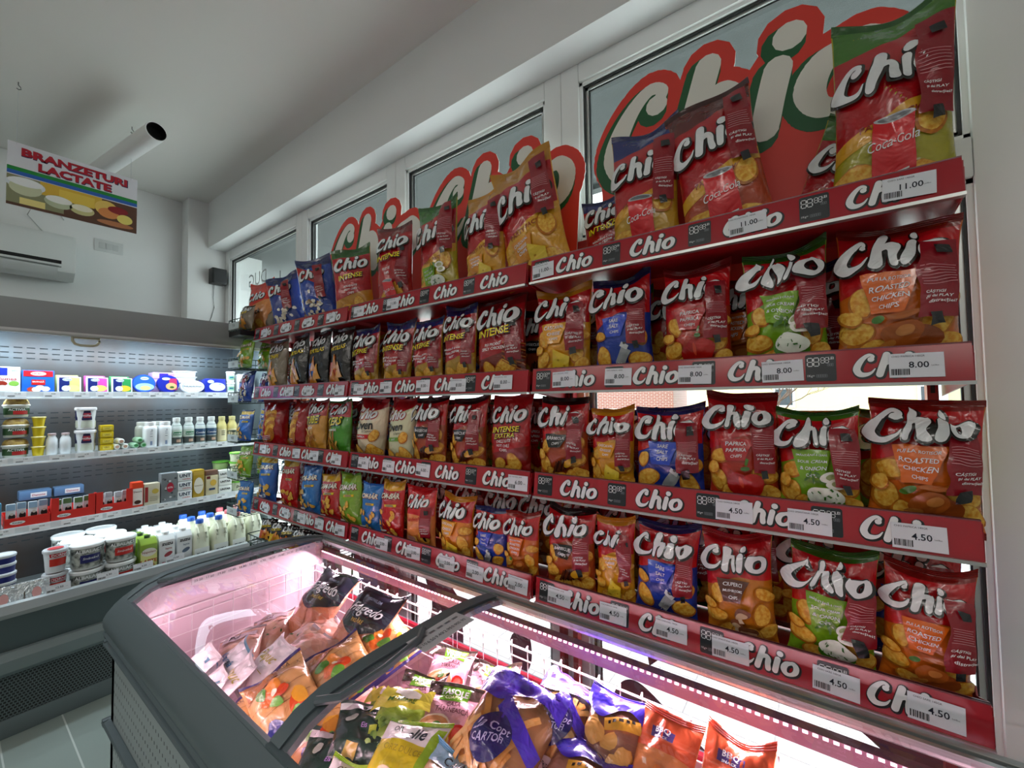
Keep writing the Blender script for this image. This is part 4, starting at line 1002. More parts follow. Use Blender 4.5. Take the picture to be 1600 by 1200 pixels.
    def dr1(a, r, ry):
        face_oval(a, .001, 0, r, r*.93, r*.93, P('2a62d0')); face_oval(a, .0016, r*.05, r*.62, r*.8, r*.42, P('9cc4e4')); face_oval(a, .0022, r*.1, r*.5, r*.45, r*.25, P('d9d08a')); face_oval(a, .0022, r*.05, r*1.55, r*.36, r*.18, P('c9d4ee')); art_x(a, 'Hochland', .0028, r*.05, r*1.55, .008, P('1c2f9c'), maxw=r*.6)
    def dr2(a, r, ry):
        face_oval(a, .001, 0, r, r*.93, r*.93, P('1c2a9c')); face_rect(a, .0016, r*.42, r*.95, r*.7, r*1.3, P('b03060')); face_oval(a, .0022, r*.25, r*.7, r*.5, r*.4, P('d9b07a')); face_oval(a, .0024, -r*.2, r*1.55, r*.36, r*.16, P('c9d4ee')); face_oval(a, .0028, r*.3, r*.6, r*.2, r*.12, P('3f6a2c'))
    rnd('round blue cheese box on the top shelf', .057, '1c3ab0', '', .756, dr1); rnd('round navy and crimson cheese box on the top shelf', .058, '1c2a9c', '', .877, dr2)
    for k, zz in enumerate((0, .045, .09)):
        o = pack('lilac flat cheese box, %s of the stack behind the crimson round box' % ['bottom', 'middle', 'top'][k], .115, .043, .10, 'c9a8dc', lambda b, w, h, e: (face_rect(b, e, 0, h*.5, w*.4, h*.7, P('3a2aa0')), face_rect(b, e, w*.35, h*.5, w*.25, h*.7, P('e08ac4'))), group='lilac cheese boxes'); place(o, x-.08, .868, z+zz)
    def dphil(a, r, ry):
        face_oval(a, .001, 0, r*ry, r*.93, r*ry*.9, P('f0f4f6')); V, F = fill([np.array(oval2(r*.84, r*ry*.8)[0])[::1], np.array(oval2(r*.80, r*ry*.76)[0])], .03); a.flat(V, F, (.0016, 0, r*ry), (0, 1, 0), (0, 0, 1), P('6a8fa8')); art_x(a, 'PHILADELPHIA', .0022, 0, r*ry, .016, P('5a6a78'), .02, maxw=r*1.5)
    rnd('white oval cream cheese tub propped upright on the top shelf', .068, 'eef2f4', '', 1.007, dphil, 0, .63)
    for k in range(4):
        t = tub('white oval cream cheese tub, %s in the stack of four' % ['bottom', 'second from the bottom', 'third from the bottom', 'topmost'][k], .042, .036, 'e4eaec', 'f4f7f8', None, sy=1.6, group='oval cream cheese tubs'); place(t, x-.10, .985, z+.037*k)
    def dbb(b, w, h, e):
        face_oval(b, e, w*.08, h*.42, w*.38, h*.3, P('cfe0f0')); face_oval(b, e*1.5, w*.05, h*.32, w*.28, h*.14, P('eef0e4')); face_oval(b, e*2, -w*.22, h*.78, w*.15, h*.12, P('c9d4ee')); art_x(b, '3x', e*2.2, w*.2, h*.62, .01, P('2a3a7c'))
    lean(pack('navy cream cheese box with pale oval on the top shelf', .128, .10, .03, '1c2c9c', dbb), 1.140)
    o = pack('navy cheese box lying behind the one with a pale oval', .115, .045, .09, '24339c', lambda b, w, h, e: face_rect(b, e, w*.3, h*.5, w*.3, h*.7, P('b9a04c'))); place(o, x-.06, 1.13, z)
    o = pack('second navy cheese box on top of the rear one', .11, .045, .08, '2a3aa8', lambda b, w, h, e: face_rect(b, e, w*.3, h*.5, w*.3, h*.7, P('9aa0a8'))); place(o, x-.065, 1.13, z+.046)
    for k, zz in enumerate((0, .078)):
        t = tub('small white yoghurt tub with green mark, %s of two near the case end' % ['lower', 'upper'][k], .027, .074, 'e4ece4', 'f2f6f2', lambda a, r, h: (band(a, r*.96, h*.25, h*.6, -.8, .8, P('8ac49c')), band(a, r*.965, h*.36, h*.5, -.5, .5, P('2c6a8a'))), group='small yoghurt tubs'); place(t, x-.035, 1.236, z+zz)
    def dsq(b, w, h, e):
        face_rect(b, e, 0, h*.52, w*.8, h*.76, P('f4f6f0')); face_oval(b, e*1.5, 0, h*.62, w*.3, h*.17, P('e6c81c')); face_oval(b, e*1.9, 0, h*.84, w*.08, h*.06, P('4a5a6a')); face_oval(b, e*1.9, 0, h*.3, w*.2, h*.15, P('c9cdbf')); face_oval(b, e*2.2, 0, h*.3, w*.14, h*.1, P('f0f2ea'))
    lean(pack('square white tub with yellow bow motif at the end of the top shelf', .118, .14, .05, 'e9eeec', dsq, bevel=.012), 1.335)
    # ---------------- second shelf
    x, z = S[2]
    def dsal(a, r, h): band(a, r*.985, h*.2, h*.72, -1.3, 1.3, P('2a4a2a'), r1=r*.99); band(a, r*.99, h*.22, h*.5, -.3, .9, P('b52a2a')); curved(a, *[q if i else q*.012 for i, q in enumerate(text2d('ACTIVIA', .01))], r*1.0, h*.6, WHITE_INK)
    for k, zz in enumerate((0, .105, .21)):
        t = tub('clear salad tub with dark green label, %s in the left stack' % ['bottom', 'middle', 'top'][k], .047, .066, 'c9cfc4', 'e4e6e0', dsal, group='stacked salad tubs')
        b = MB(); b.lathe([(.046, .066), (.044, .078), (.036, .092), (.02, .098), (.004, .1)], (0, 0, 0), mat('nut_topping', 'b59a4c', rough=.5, noise=('7a5a2c', 60, .15)), 20); b.build('domed_top', t)
        place(t, x-.055, .245, z+zz)
        t = tub('clear salad tub at the photo\'s left edge, %s in its stack' % ['bottom', 'middle', 'top'][k], .047, .066, 'c9cfc4', 'e4e6e0', dsal, group='stacked salad tubs'); place(t, x-.055, .13, z+.1*k)
    for k in range(4):
        t = tub('yellow pudding cup, %s of the stack of four' % ['bottom', 'second', 'third', 'top'][k], .026, .051, 'dcc41c', 'e9dc8a', None, group='yellow pudding cups', taper=.74); place(t, x-.035, .323, z+.0525*k)
    for y, q in ((.372, 'left'), (.423, 'right')):
        place(bottle('plain white yoghurt bottle, %s of a pair' % q, .024, .115, [(.85, 0), (1, .06), (.97, .5), (.9, .72), (.62, .86), (.6, .92)], 'e6ebee', 'd8c0c4', group='plain white bottles'), x-.035, y, z)
    def dmul(a, r, h): band(a, r*.97, h*.42, h*.84, -1.5, 1.5, P('141a4a'), r1=r*1.0); band(a, r*.985, h*.52, h*.74, -.35, .35, P('b03a4a'), r1=r*1.0); band(a, r*.96, h*.08, h*.38, -1.5, 1.5, P('c9cfc0'), r1=r*.97); curved(a, *[q if i else q*.012 for i, q in enumerate(text2d('müller', .01))], r*1.01, h*.63, WHITE_INK)
    for k, q in enumerate(('lower', 'upper')): place(tub('navy and white yoghurt bucket, %s of two' % q, .043, .125, 'dfe3e6', 'e6e6ea', dmul, sq=3, group='navy yoghurt buckets', taper=.84), x-.05, .503, z+.13*k)
    for k in range(4): place(pack('yellow butter brick, %s in its stack' % ['bottom', 'second', 'third', 'top'][k], .056, .036, .07, 'd9bd1c', lambda b, w, h, e: (face_rect(b, e, 0, h*.5, w*.7, h*.5, P('e9d65c')), art_x(b, 'UNT', e*1.6, 0, h*.5, .008, P('8c6a1c'))), group='yellow butter bricks'), x-.01, .588, z+.0375*k)
    for j, (yb, c, la) in enumerate(((.65, 'dfe3df', 'white'), (.735, '9cc4a4', 'green'))):
        for k, (dy, dz) in enumerate(((-.018, .017), (.018, .017), (0, .048))):
            t = thing('cheese_roll', '%s wrapped cheese roll, %s of a pile of three' % (la, ['left', 'right', 'top'][k]), 'cheese', group='wrapped cheese rolls'); b = MB(); b.lathe([(.008, -.11), (.0165, -.10), (.017, -.01), (.013, 0), (.006, .003)], (0, 0, 0), P(c), 16, axis='x'); b.build('wrapper', t); b = MB(); face_oval(b, .0038, 0, 0, .009, .009, P('c9a08a' if j == 0 else '3f8a4c')); b.build('end_label', t); place(t, x-.01, yb+dy, z+dz)
    can_p = [(.97, 0), (1, .03), (1, .70), (.94, .80), (.72, .86), (.72, .88)]
    def dcan(a, r, h): curved(a, *[q if i else q*.010 for i, q in enumerate(text2d('LAPTE BATUT', .01))], r*1.01, h*.68, P('4a5468')); band(a, r*1.01, h*.08, h*.24, -.9, .9, P('8a9ab8')); band(a, r*1.015, h*.1, h*.2, .2, .7, P('1c2a5a')); [band(a, r*1.012, h*q, h*(q+.02), -.5, .4, P('7a8494')) for q in (.42, .52, .6)]
    for y, q in ((.788, 'left'), (.862, 'right')):
        place(bottle('white square-shouldered yoghurt bottle, front %s of four' % q, .034, .155, can_p, 'e9edf0', 'f4f6f8', dcan, group='square-shouldered white bottles', sq=3), x-.04, y, z)
        place(bottle('white square-shouldered yoghurt bottle, rear %s of four' % q, .034, .155, can_p, 'b9bcb4', 'd4d6d0', None, group='square-shouldered white bottles', sq=3), x-.12, y-.02, z)  # rear pair in greyer white, shade put into the plastic colour
    gp = [(.9, 0), (1, .04), (1, .58), (.93, .68), (.62, .80), (.58, .87)]
    def dg(c, c2):
        def f(a, r, h): band(a, r*1.01, h*.05, h*.28, -1.5, 1.5, P('4a5250')); band(a, r*1.01, h*.30, h*.56, -1.5, 1.5, P(c)); band(a, r*1.02, h*.36, h*.48, -.8, .8, P(c2)); curved(a, *[q if i else q*.013 for i, q in enumerate(text2d('Covalact', .01, .2))], r*1.03, h*.42, WHITE_INK); band(a, r*1.02, h*.1, h*.2, -.2, .6, P('c4a08a')); band(a, r*.86, h*.64, h*.72, -1, 1, P(c2))
        return f
    for i, (y, c, c2, la) in enumerate(((.922, 'c9d9cc', '1c7a4c', 'left of two with green labels'), (.988, 'c9d9cc', '1c7a4c', 'right of two with green labels'), (1.052, '3a5a78', '1c3a6c', 'left of two with navy labels'), (1.117, '3a5a78', '1c3a6c', 'right of two with navy labels'))):
        place(bottle('drinking yoghurt bottle with white cap, %s' % la, .031, .176, gp, 'd4dedc', 'f0f3f2', dg(c, c2), group='drinking yoghurt bottles'), x-.04, y, z)
    def dcb(a, r, h): band(a, r*1.01, h*.05, h*.5, -1.5, 1.5, P('e9e0b4')); band(a, r*.93, h*.56, h*.66, -1.2, 1.2, P('5a1c2a')); [band(a, r*1.02, h*q, h*(q+.03), -.35, .35, P('4a4438')) for q in (.26, .33, .4)]
    for y, q in ((1.180, 'left'), (1.244, 'right')): place(bottle('cream-coloured drink bottle with maroon band, %s of a pair' % q, .030, .174, gp, 'e0d48a', 'e6dc9c', dcb, group='cream drink bottles'), x-.04, y, z)
    def dk(a, r, h): band(a, r*1.01, h*.05, h*.2, -1.4, 1.4, P('9cc4a4')); curved(a, *[q if i else q*.012 for i, q in enumerate(text2d('KEFIR', .01))], r*1.02, h*.42, P('2a3438')); band(a, r*1.01, h*.52, h*.56, -.9, .9, P('9c2a2a'))
    place(bottle('white kefir bottle with narrow neck, last on the second shelf', .034, .175, [(.9, 0), (1, .05), (1, .5), (.88, .62), (.5, .76), (.42, .87)], 'e9edea', 'f0f3f0', dk), x-.04, 1.312, z)
    # ---------------- third shelf
    x, z = S[3]; rng = random.Random(12)
    for i, (y, w, hh, pc, la) in enumerate(((.287, .155, .05, '8aa8c4', 'blue-topped'), (.452, .168, .12, '5a7a4c', 'green-topped'), (.617, .155, .12, 'b9bcc4', 'white'))):
        t = thing('display_tray', 'red cardboard tray, %s of three on the third shelf' % ['left', 'middle', 'right'][i], 'tray', group='red cardboard trays'); RC = mat('red_card', 'd6281c', rough=.6); d = .16
        b = MB(); b.box(-d, 0, -w/2, w/2, 0, .002, RC); b.box(-.002, 0, -w/2, w/2, 0, .048, RC); b.box(-d, -d+.002, -w/2, w/2, 0, .06, RC)
        for s_ in (-1, 1): b.prism([(-d, 0), (-.002, 0), (-.002, hh), (-.03, hh), (-.06, .06), (-d, .06)], s_*w/2-(0 if s_ > 0 else -.0)-(.002 if s_ > 0 else 0), s_*w/2+(0 if s_ > 0 else .002), 'y', RC)
        if i: 
            for s_ in (-1, 1): b.box(-.002, 0, min(s_*w/2, s_*w/2-s_*.028), max(s_*w/2, s_*w/2-s_*.028), .048, hh, RC)
        face_oval(b, .0012, -w*.22, .024, .026, .009, WHITE_INK); art_x(b, 'Kinder', .0018, -w*.22, .024, .009, P('2a2a2a'), maxw=.04); b.build('carton', t); place(t, x, y, z)
        for k in range(4):
            yy = y-w*.36+k*w*.24
            o = pack('%s foil snack sachet, %s in the %s red tray' % (la, ORD[k]+' from left', ['left', 'middle', 'right'][i]), w*.21, .105+.01*(i == 0), .022, 'd4dade', lambda b, ww, h, e, pc=pc: (face_rect(b, e, 0, h*.85, ww*.9, h*.26, P(pc)), face_oval(b, e*1.5, ww*.1, h*.42, ww*.36, h*.16, P('1c1614')), face_oval(b, e*1.9, ww*.1, h*.55, ww*.2, h*.06, P('c9c4bc'))), name='snack_sachet', group='sachets in red trays'); place(o, x-.012-.02*(k % 2), yy, z+.004, 0, R(-6))
    for k, (y, q) in enumerate(((.33, 'left'), (.46, 'right'))): place(pack('flat blue-grey dessert multipack at the back of the third shelf, %s' % q, .12, .05, .08, '4f6f94', lambda b, w, h, e: (face_rect(b, e, w*.1, h*.5, w*.5, h*.5, P('c9cdd4')), art_x(b, 'Danone', e*1.6, w*.1, h*.5, .012, P('a52a3a'), maxw=w*.4)), bevel=.006), x-.20, y, z+.10)
    place(pack('dark upturned crate supporting the blue-grey multipacks', .27, .095, .09, '22303c', lambda b, w, h, e: None, cat='crate', name='crate'), x-.195, .395, z)
    place(pack('blue-green snack pack at the left edge, third shelf', .09, .13, .04, '4c8aa8', lambda b, w, h, e: face_oval(b, e, 0, h*.4, w*.3, h*.2, P('a8c46a'))), x-.01, .155, z)
    def dred(b, w, h, e): face_rect(b, e, 0, h*.42, w*.86, h*.66, P('efeae4')); face_oval(b, e*1.5, 0, h*.2, w*.3, h*.08, P('4a2a1c')); art_x(b, 'Desert', e*1.6, 0, h*.62, .01, P('4a2a1c'), maxw=w*.7)
    place(brick('orange-red upright carton beside the trays', .052, .148, .06, 'd6401c', dred), x-.01, .72, z)
    def dbe(b, w, h, e): face_rect(b, e, -w*.36, h*.5, w*.2, h*.7, P('9c2a2a')); face_oval(b, e, w*.2, h*.62, w*.22, h*.12, P('c9b04c')); [face_rect(b, e, w*.1, h*q, w*.5, h*.02, P('8a8474')) for q in (.2, .28, .36)]
    place(brick('beige carton with a maroon edge, third shelf', .075, .13, .06, 'cfc8b0', dbe), x-.01, .788, z)
    def dgr(b, w, h, e):
        rr = random.Random(1)
        for k in range(16): face_oval(b, e*(1+.05*k), rr.uniform(-.38, .38)*w, rr.uniform(.08, .92)*h, .007, .006, P(rr.choice(['3a3e44', 'c9cdd0', '5c6268'])), 8)
        face_oval(b, e*2, w*.05, h*.5, w*.22, h*.17, P('b5203a')); art_x(b, '65%', e*2.4, w*.05, h*.5, .011, WHITE_INK)
    place(brick('grey patterned butter block with round crimson seal', .082, .18, .06, '7a8084', dgr), x-.01, .872, z)
    def dunt(b, w, h, e): art_x(b, 'UNT', e, 0, h*.6, .028, P('16304a'), .03, maxw=w*.8); art_x(b, 'cotidian', e, w*.1, h*.22, .010, P('c42a2a'))
    for k in range(3): place(brick('white butter brick with blue lettering, %s of three' % ['bottom', 'middle', 'top'][k], .076, .057, .06, 'e9edee', dunt, name='butter_brick', group='white butter bricks'), x-.01, .953, z+.059*k)
    def dgold(b, w, h, e): face_oval(b, e, 0, h*.42, w*.42, h*.30, P('e9e4d4')); art_x(b, 'PRESIDENT', e*1.6, 0, h*.42, .012, P('7a5a1c'), maxw=w*.75); face_rect(b, e, 0, h*.88, w*.9, h*.14, P('c9a84c'))
    place(brick('gold and white butter block on the third shelf', .062, .178, .06, 'b5942c', dgold), x-.01, 1.027, z)
    def dcr(b, w, h, e): face_oval(b, e, w*.1, h*.62, w*.26, h*.16, P('d9b04c')); face_rect(b, e, 0, h*.30, w*.5, h*.1, P('3a4a6a')); face_rect(b, e, -w*.3, h*.9, w*.3, h*.14, P('6a2a2a'))
    place(brick('cream biscuit-coloured butter block, third shelf', .07, .13, .06, 'd4c8a4', dcr), x-.01, 1.103, z)
    place(brick('slim brown-topped block resting on the cream one', .07, .034, .05, '7a5a4c', lambda b, w, h, e: None), x-.012, 1.103, z+.131)
    for k in range(3): place(brick('white margarine brick with dark lettering, %s of three' % ['bottom', 'middle', 'top'][k], .078, .05, .06, 'e9ebe6', lambda b, w, h, e: art_x(b, 'UNTAR', e, 0, h*.5, .018, P('2a2422'), .03, maxw=w*.8), name='butter_brick', group='white margarine bricks'), x-.01, 1.182, z+.052*k)
    for k in range(4): place(tub('green-lidded spread tub, %s of four' % ['bottom', 'second', 'third', 'top'][k], .050, .064, 'dfe4c4', '6cb83a', lambda a, r, h: (band(a, r*.97, h*.15, h*.75, -1.2, 1.2, P('e6e9d0'), r1=r*1.0), curved(a, *[q if i else q*.016 for i, q in enumerate(text2d('Delma', .02, .2))], r*1.03, h*.45, P('2a3a1c'))), sq=3, group='green-lidded spread tubs'), x-.055, 1.277, z+.067*k)
    for k in range(3): place(tub('green-lidded spread tub in the dim rear stack, %s of three' % ['bottom', 'middle', 'top'][k], .050, .064, '8aa06a', '4f8a2c', None, sq=3, group='green-lidded spread tubs'), x-.20, 1.22, z+.067*k)  # same tubs in darkened colours, the dimness is painted in
    # ---------------- bottom deck
    x, z = S[4]
    for k in range(5): place(tub('tall white and navy cup, %s of the nested stack' % ['bottom', 'second', 'third', 'fourth', 'top'][k], .042, .10, 'e4e8ea', 'd4dade', lambda a, r, h: band(a, r*.93, h*.45, h*.85, -1.3, 1.3, P('1c2470'), r1=r*1.0), taper=.72, group='navy and white cups'), x-.05-.02*(k > 2), .205, z+.036+.042*k)
    def drc(a, r, h): band(a, r*.93, h*.3, h*.62, -.6, .9, P('c42a1c'), r1=r*.97); band(a, r*.97, h*.68, h*.84, -.6, .9, P('b51c2a'), r1=r*1.0); curved(a, *[q if i else q*.013 for i, q in enumerate(text2d('LA DORNA', .01))], r*1.01, h*.76, WHITE_INK)
    for k, q in enumerate(('lower', 'upper')):
        t = tub('yoghurt cup with red label and red lid print, %s of two' % q, .046, .118, 'd9dde0', 'c9ccd0', drc, taper=.76, group='red-labelled cups'); b = MB(); V, F = oval2(.03, .03); b.flat(V, F, (0, 0, .1195), (1, 0, 0), (0, 1, 0), P('c4343a')); b.build('lid_print', t); place(t, x-.055, .378, z+.045+.122*k)
    place(tub('small clear cup with pink lid, beside the red-labelled cups', .045, .09, 'bcc4c6', 'c98a90', None, taper=.74), x-.06, .285, z+.03)
    def dalb(c):
        def f(a, r, h):
            band(a, r*.945, h*.08, h*.84, -1.55, 1.55, mat('dark_floral', '3a3e3c', rough=.4, noise=('b9beb6', 38, .12)), 22, r1=r*.985)
            band(a, r*.975, h*.28, h*.60, -.55, .75, P(c), r1=r*.99); curved(a, *[q if i else q*.017 for i, q in enumerate(text2d('ALBALACT', .02))], r*1.0, h*.74, WHITE_INK); curved(a, *[q if i else q*.012 for i, q in enumerate(text2d('Smântână', .0, .3))], r*1.01, h*.46, WHITE_INK, ang=.1)
        return f
    for y, c, la in ((.497, '1c1f62', 'navy'), (.633, 'c42a24', 'red')):
        for k, (q, dx, zz, yy) in enumerate((('lower front', 0, 0, 0), ('upper front', 0, .137, 0), ('upper rear', .125, .137, -.02), ('rearmost', .25, .15, -.04))):
            if k > 1: b0 = 0
            place(tub('round sour cream bucket with %s label, %s' % (la, q), .066, .132, 'c9ccca', 'eef0f0', dalb(c), taper=.88, group='sour cream buckets'), x-.07-dx, y+yy, z+.01+zz)
        for dx in (.125, .25): place(tub('round sour cream bucket with %s label, lower row behind the front one, %s' % (la, 'nearer' if dx < .2 else 'farther'), .066, .132, 'c9ccca', 'eef0f0', None, taper=.88, group='sour cream buckets'), x-.07-dx, y-.02*dx/.125, z+.01)
    def dlap(b, w, h, e): face_rect(b, e, 0, h*.36, w*.96, h*.68, P('dfe08a')); face_oval(b, e*1.3, 0, h*.68, w*.44, h*.10, P('e9e6d8')); art_x(b, 'Napolact', e*2, 0, h*.68, .014, P('8c2a1c'), maxw=w*.8); art_x(b, 'LAPTE', e*2, 0, h*.46, .020, P('b5341c'), .03); art_x(b, 'DE CASĂ', e*2, 0, h*.36, .016, P('b5341c'), .03, maxw=w*.7); art_x(b, '3.5%', e*2, 0, h*.26, .016, P('b5341c'), .02)
    def dzz(c):
        def f(b, w, h, e): art_x(b, 'zuzu', e, 0, h*.78, .022, P('16181c'), .03, maxw=w*.7); art_x(b, 'lapte', e, w*.1, h*.66, .012, P(c)); V, F = oval2(w*.28, h*.05); b.flat(V, F, (e, w*.08, h*.52), (0, math.cos(.5), math.sin(.5)), (0, -math.sin(.5), math.cos(.5)), P(c)); b.flat(V*.7, F, (e, -w*.15, h*.3), (0, math.cos(-.5), math.sin(-.5)), (0, -math.sin(-.5), math.cos(-.5)), P(c)); b.flat(V*.9, F, (e, w*.2, h*.14), (0, math.cos(.9), math.sin(.9)), (0, -math.sin(.9), math.cos(.9)), P('2f8a3c'))
        return f
    for k in range(3): place(brick('green and cream milk carton with rust lettering, %s in its row' % ['front', 'middle', 'rear'][k], .078, .235, .07, '8fae3c', dlap if not k else lambda b, w, h, e: None, capc='2a4a1c', gable=.03, group='green and cream milk cartons'), x-.02-k*.09, .748-k*.012, z)
    for y, c, la in ((.833, 'a53a44', 'crimson'), (.920, '5a6a80', 'slate')):
        for k in range(4): place(brick('white milk carton with %s leaf print, %s in its row' % (la, ['front', 'second', 'third', 'rear'][k]), .076, .235, .07, 'e6e9ea', dzz(c) if not k else lambda b, w, h, e: None, capc='f2f4f4', gable=.03, group='white milk cartons', cap_r=.018), x-.02-k*.088, y-k*.012, z)
    MK = mat('milk_plastic', 'e9ecd4', rough=.3)
    def jug(lab, capc, lbl):
        t = thing('milk_jug', lab, 'jug', group='milk jugs'); b = MB(); w = .049
        b.lathe([(w*.96, 0), (w, .012), (w, .15), (w*.97, .185), (w*.78, .215), (w*.42, .24), (w*.36, .262)], (0, 0, 0), MK, 28, sq=3.4); b.build('body', t)
        b = MB(); b.tube([(.0, -.02, .245), (.028, -.022, .235), (.046, -.022, .205), (.049, -.022, .17), (.04, -.022, .14)], .0085, MK, 8); b.tube([(.0, .02, .245), (.028, .022, .235), (.046, .022, .205), (.049, .022, .17), (.04, .022, .14)], .0085, MK, 8); b.build('handle', t)
        b = MB(); b.lathe([(w*.42, .258), (w*.44, .262), (w*.43, .28), (w*.39, .283)], (0, 0, 0), P(capc), 20); b.build('cap', t)
        if lbl: b = MB(); face_rect(b, w*.985+.0015, 0, .062, .08, .10, P('e6eae6')); art_x(b, 'zuzu', w+.002, -.002, .075, .022, P('16181c'), .03, maxw=.055); V, F = oval2(.016, .006); b.flat(V, F, (w+.002, -.02, .03), (0, .8, .6), (0, -.6, .8), P('2f8a3c')); b.flat(V, F, (w+.002, .024, .04), (0, .6, .8), (0, -.8, .6), P('3a8ac4')); b.build('label', t)
        return t
    for j, (y, cc, la) in enumerate(((1.008, '2f62c8', 'leftmost column, blue cap'), (1.114, '2f62c8', 'second column, blue cap'), (1.220, 'd9707a', 'third column, pink cap'), (1.326, 'd9a0a0', 'fourth column, pink cap'))):
        for k in range(3): place(jug('translucent milk jug, %s, %s row' % (la, ['front', 'middle', 'rear'][k]), cc, k == 0), x-.06-k*.112, y-k*.012, z)
    def dfoil(b, w, h, e): face_oval(b, e, w*.1, h*.66, w*.16, h*.16, P('e0a4a0')); face_oval(b, e, w*.2, h*.3, w*.14, h*.1, P('7a8c8c')); face_rect(b, e, -w*.3, h*.4, w*.05, h*.7, P('5a5048'))
    SM = mat('silver_foil', 'dfe6e8', rough=.22, metal=.7, bump=(60, .9, .01))
    for y, q in ((.30, 'right'), (.195, 'left')):
        t = thing('foil_cheese_pack', 'crinkled silver foil pack in front of the cups, %s of two' % q, 'package', group='silver foil packs'); b = MB(); b.box(-.03, 0, -.055, .055, 0, .165, SM); b.build('wrapper', t, bevel=.008); b = MB(); dfoil(b, .1, .16, .0015); b.build('front_print', t); place(t, x+.028, y, z, 0, R(-10))
    # tall price cards clipped to the front of the deck
    rng = random.Random(5)
    for y in (.375, .555, .70, .845): 
        o = price_tag(None, (-3.088, y, .640), (0, 1, 0), (-.25, 0, .968), rng.choice(['11.00', '5.90', '12.50', '6.50']), rng, .085, .036, 'price_card'); tag(o, 'white price card on the front lip of the dairy case, %s from the left' % ORD[[.375, .555, .70, .845].index(y)], 'price tag', 'price cards on the case lip')
goods()

# ------------------------------------------------------------------ green wire end rack beside the case
def end_rack():
    t = thing('wire_rack', 'dark green wire snack rack on the far end of the crisp racks', 'rack', (-2.97, 1.28, 0)); off = (2.97, -1.28, 0)
    GW = paint('1c3a2c', .4)
    b = MB()
    for y in (1.30, 1.42): b.tube([(-2.88, y, 0), (-2.88, y, 2.12)], .008, GW, 6)
    b.build('frame', t, loc=off)
    bag_d = ['garlic', 'pomgreen', 'popcornB', 'puffblue', 'pomgreen', 'pomblue', 'kers']
    for k, z in enumerate((2.01, 1.765, 1.545, 1.30, 1.07, .845)):
        b = MB(); x0, x1, y0, y1 = -3.055, -2.885, 1.10, 1.42
        for zz in (z, z+.035, z+.07): b.tube([(x1, y0, zz), (x0, y0, zz), (x0, y1, zz), (x1, y1, zz)], .0028, GW, 5)
        for i in range(9): y = y0+(y1-y0)*i/8; b.tube([(x1, y, z), (x0, y, z), (x0, y, z+.07)], .0022, GW, 5)
        for i in range(5): xx = x0+(x1-x0)*i/4; b.tube([(xx, y0, z+.07), (xx, y0, z), (xx, y1, z)], .0022, GW, 5)
        bk = b.build('basket', t, loc=off)
        b = MB(); b.box(x0+.01, x1-.01, y0-.006, y0-.004, z+.008, z+.05, paper('b9c4c4')); V, F = text2d(['7.50', '3.00', '6.00', '4.00', '5.00', '2.50'][k]); b.flat(V*.018, F, ((x0+x1)/2, y0-.0065, z+.03), (1, 0, 0), (0, 0, 1), NAVY_INK); b.build('price_card', bk)
        if k == 0: b = MB(); b.box(x0, x1, y0, y1, z-.035, z-.005, BLACKP); b.build('tray', t, loc=off)
        dd = list(DS[bag_d[k]]); dd[3] = .07
        make_bag(tuple(dd), .15, .20 if k else .17, 700+k, 'small snack bag in the %s wire basket of the end rack' % (['top', 'second', 'third', 'fourth', 'fifth', 'lowest'][k]), (-2.97, 1.16, z+.006), (R(-8), 0, R(8)), 'snack bags in the wire end rack')
        make_bag(tuple(dd), .15, .20 if k else .17, 720+k, 'rear snack bag in the %s wire basket of the end rack' % (['top', 'second', 'third', 'fourth', 'fifth', 'lowest'][k]), (-2.97, 1.28, z+.006), (R(-8), 0, R(8)), 'snack bags in the wire end rack')
    # low wire tray with dark snack packs, beyond the corner of the freezer
    t = thing('wire_tray', 'low green wire tray behind the freezer corner', 'basket', (-2.45, 1.25, .70)); b = MB(); x0, x1, y0, y1 = -.38, .35, -.12, .14
    for zz in (0, .05): b.tube([(x0, y0, zz), (x1, y0, zz), (x1, y1, zz), (x0, y1, zz)], .003, GW, 5, closed=True)
    for i in range(17): xx = x0+(x1-x0)*i/16; b.tube([(xx, y0, .05), (xx, y0, 0), (xx, y1, 0), (xx, y1, .05)], .002, GW, 5)
    b.build('basket', t); b = MB()
    for xx in (x0+.02, x1-.02):
        for yy in (y0+.01, y1-.01): b.tube([(xx, yy, 0), (xx, yy, -.70)], .005, GW, 6)
    b.build('legs', t)
    for k in range(5):
        dd = list(DS[['tortO', 'tortY', 'tortO', 'tortY', 'tortO'][k]]); dd[3] = .05
        make_bag(tuple(dd), .12, .13, 760+k, 'small dark snack bag in the low wire tray, %s from left' % ORD[k], (-2.74+.125*k, 1.20, .705), (R(-14), 0, R(25)), 'snack bags in the low wire tray')
end_rack()

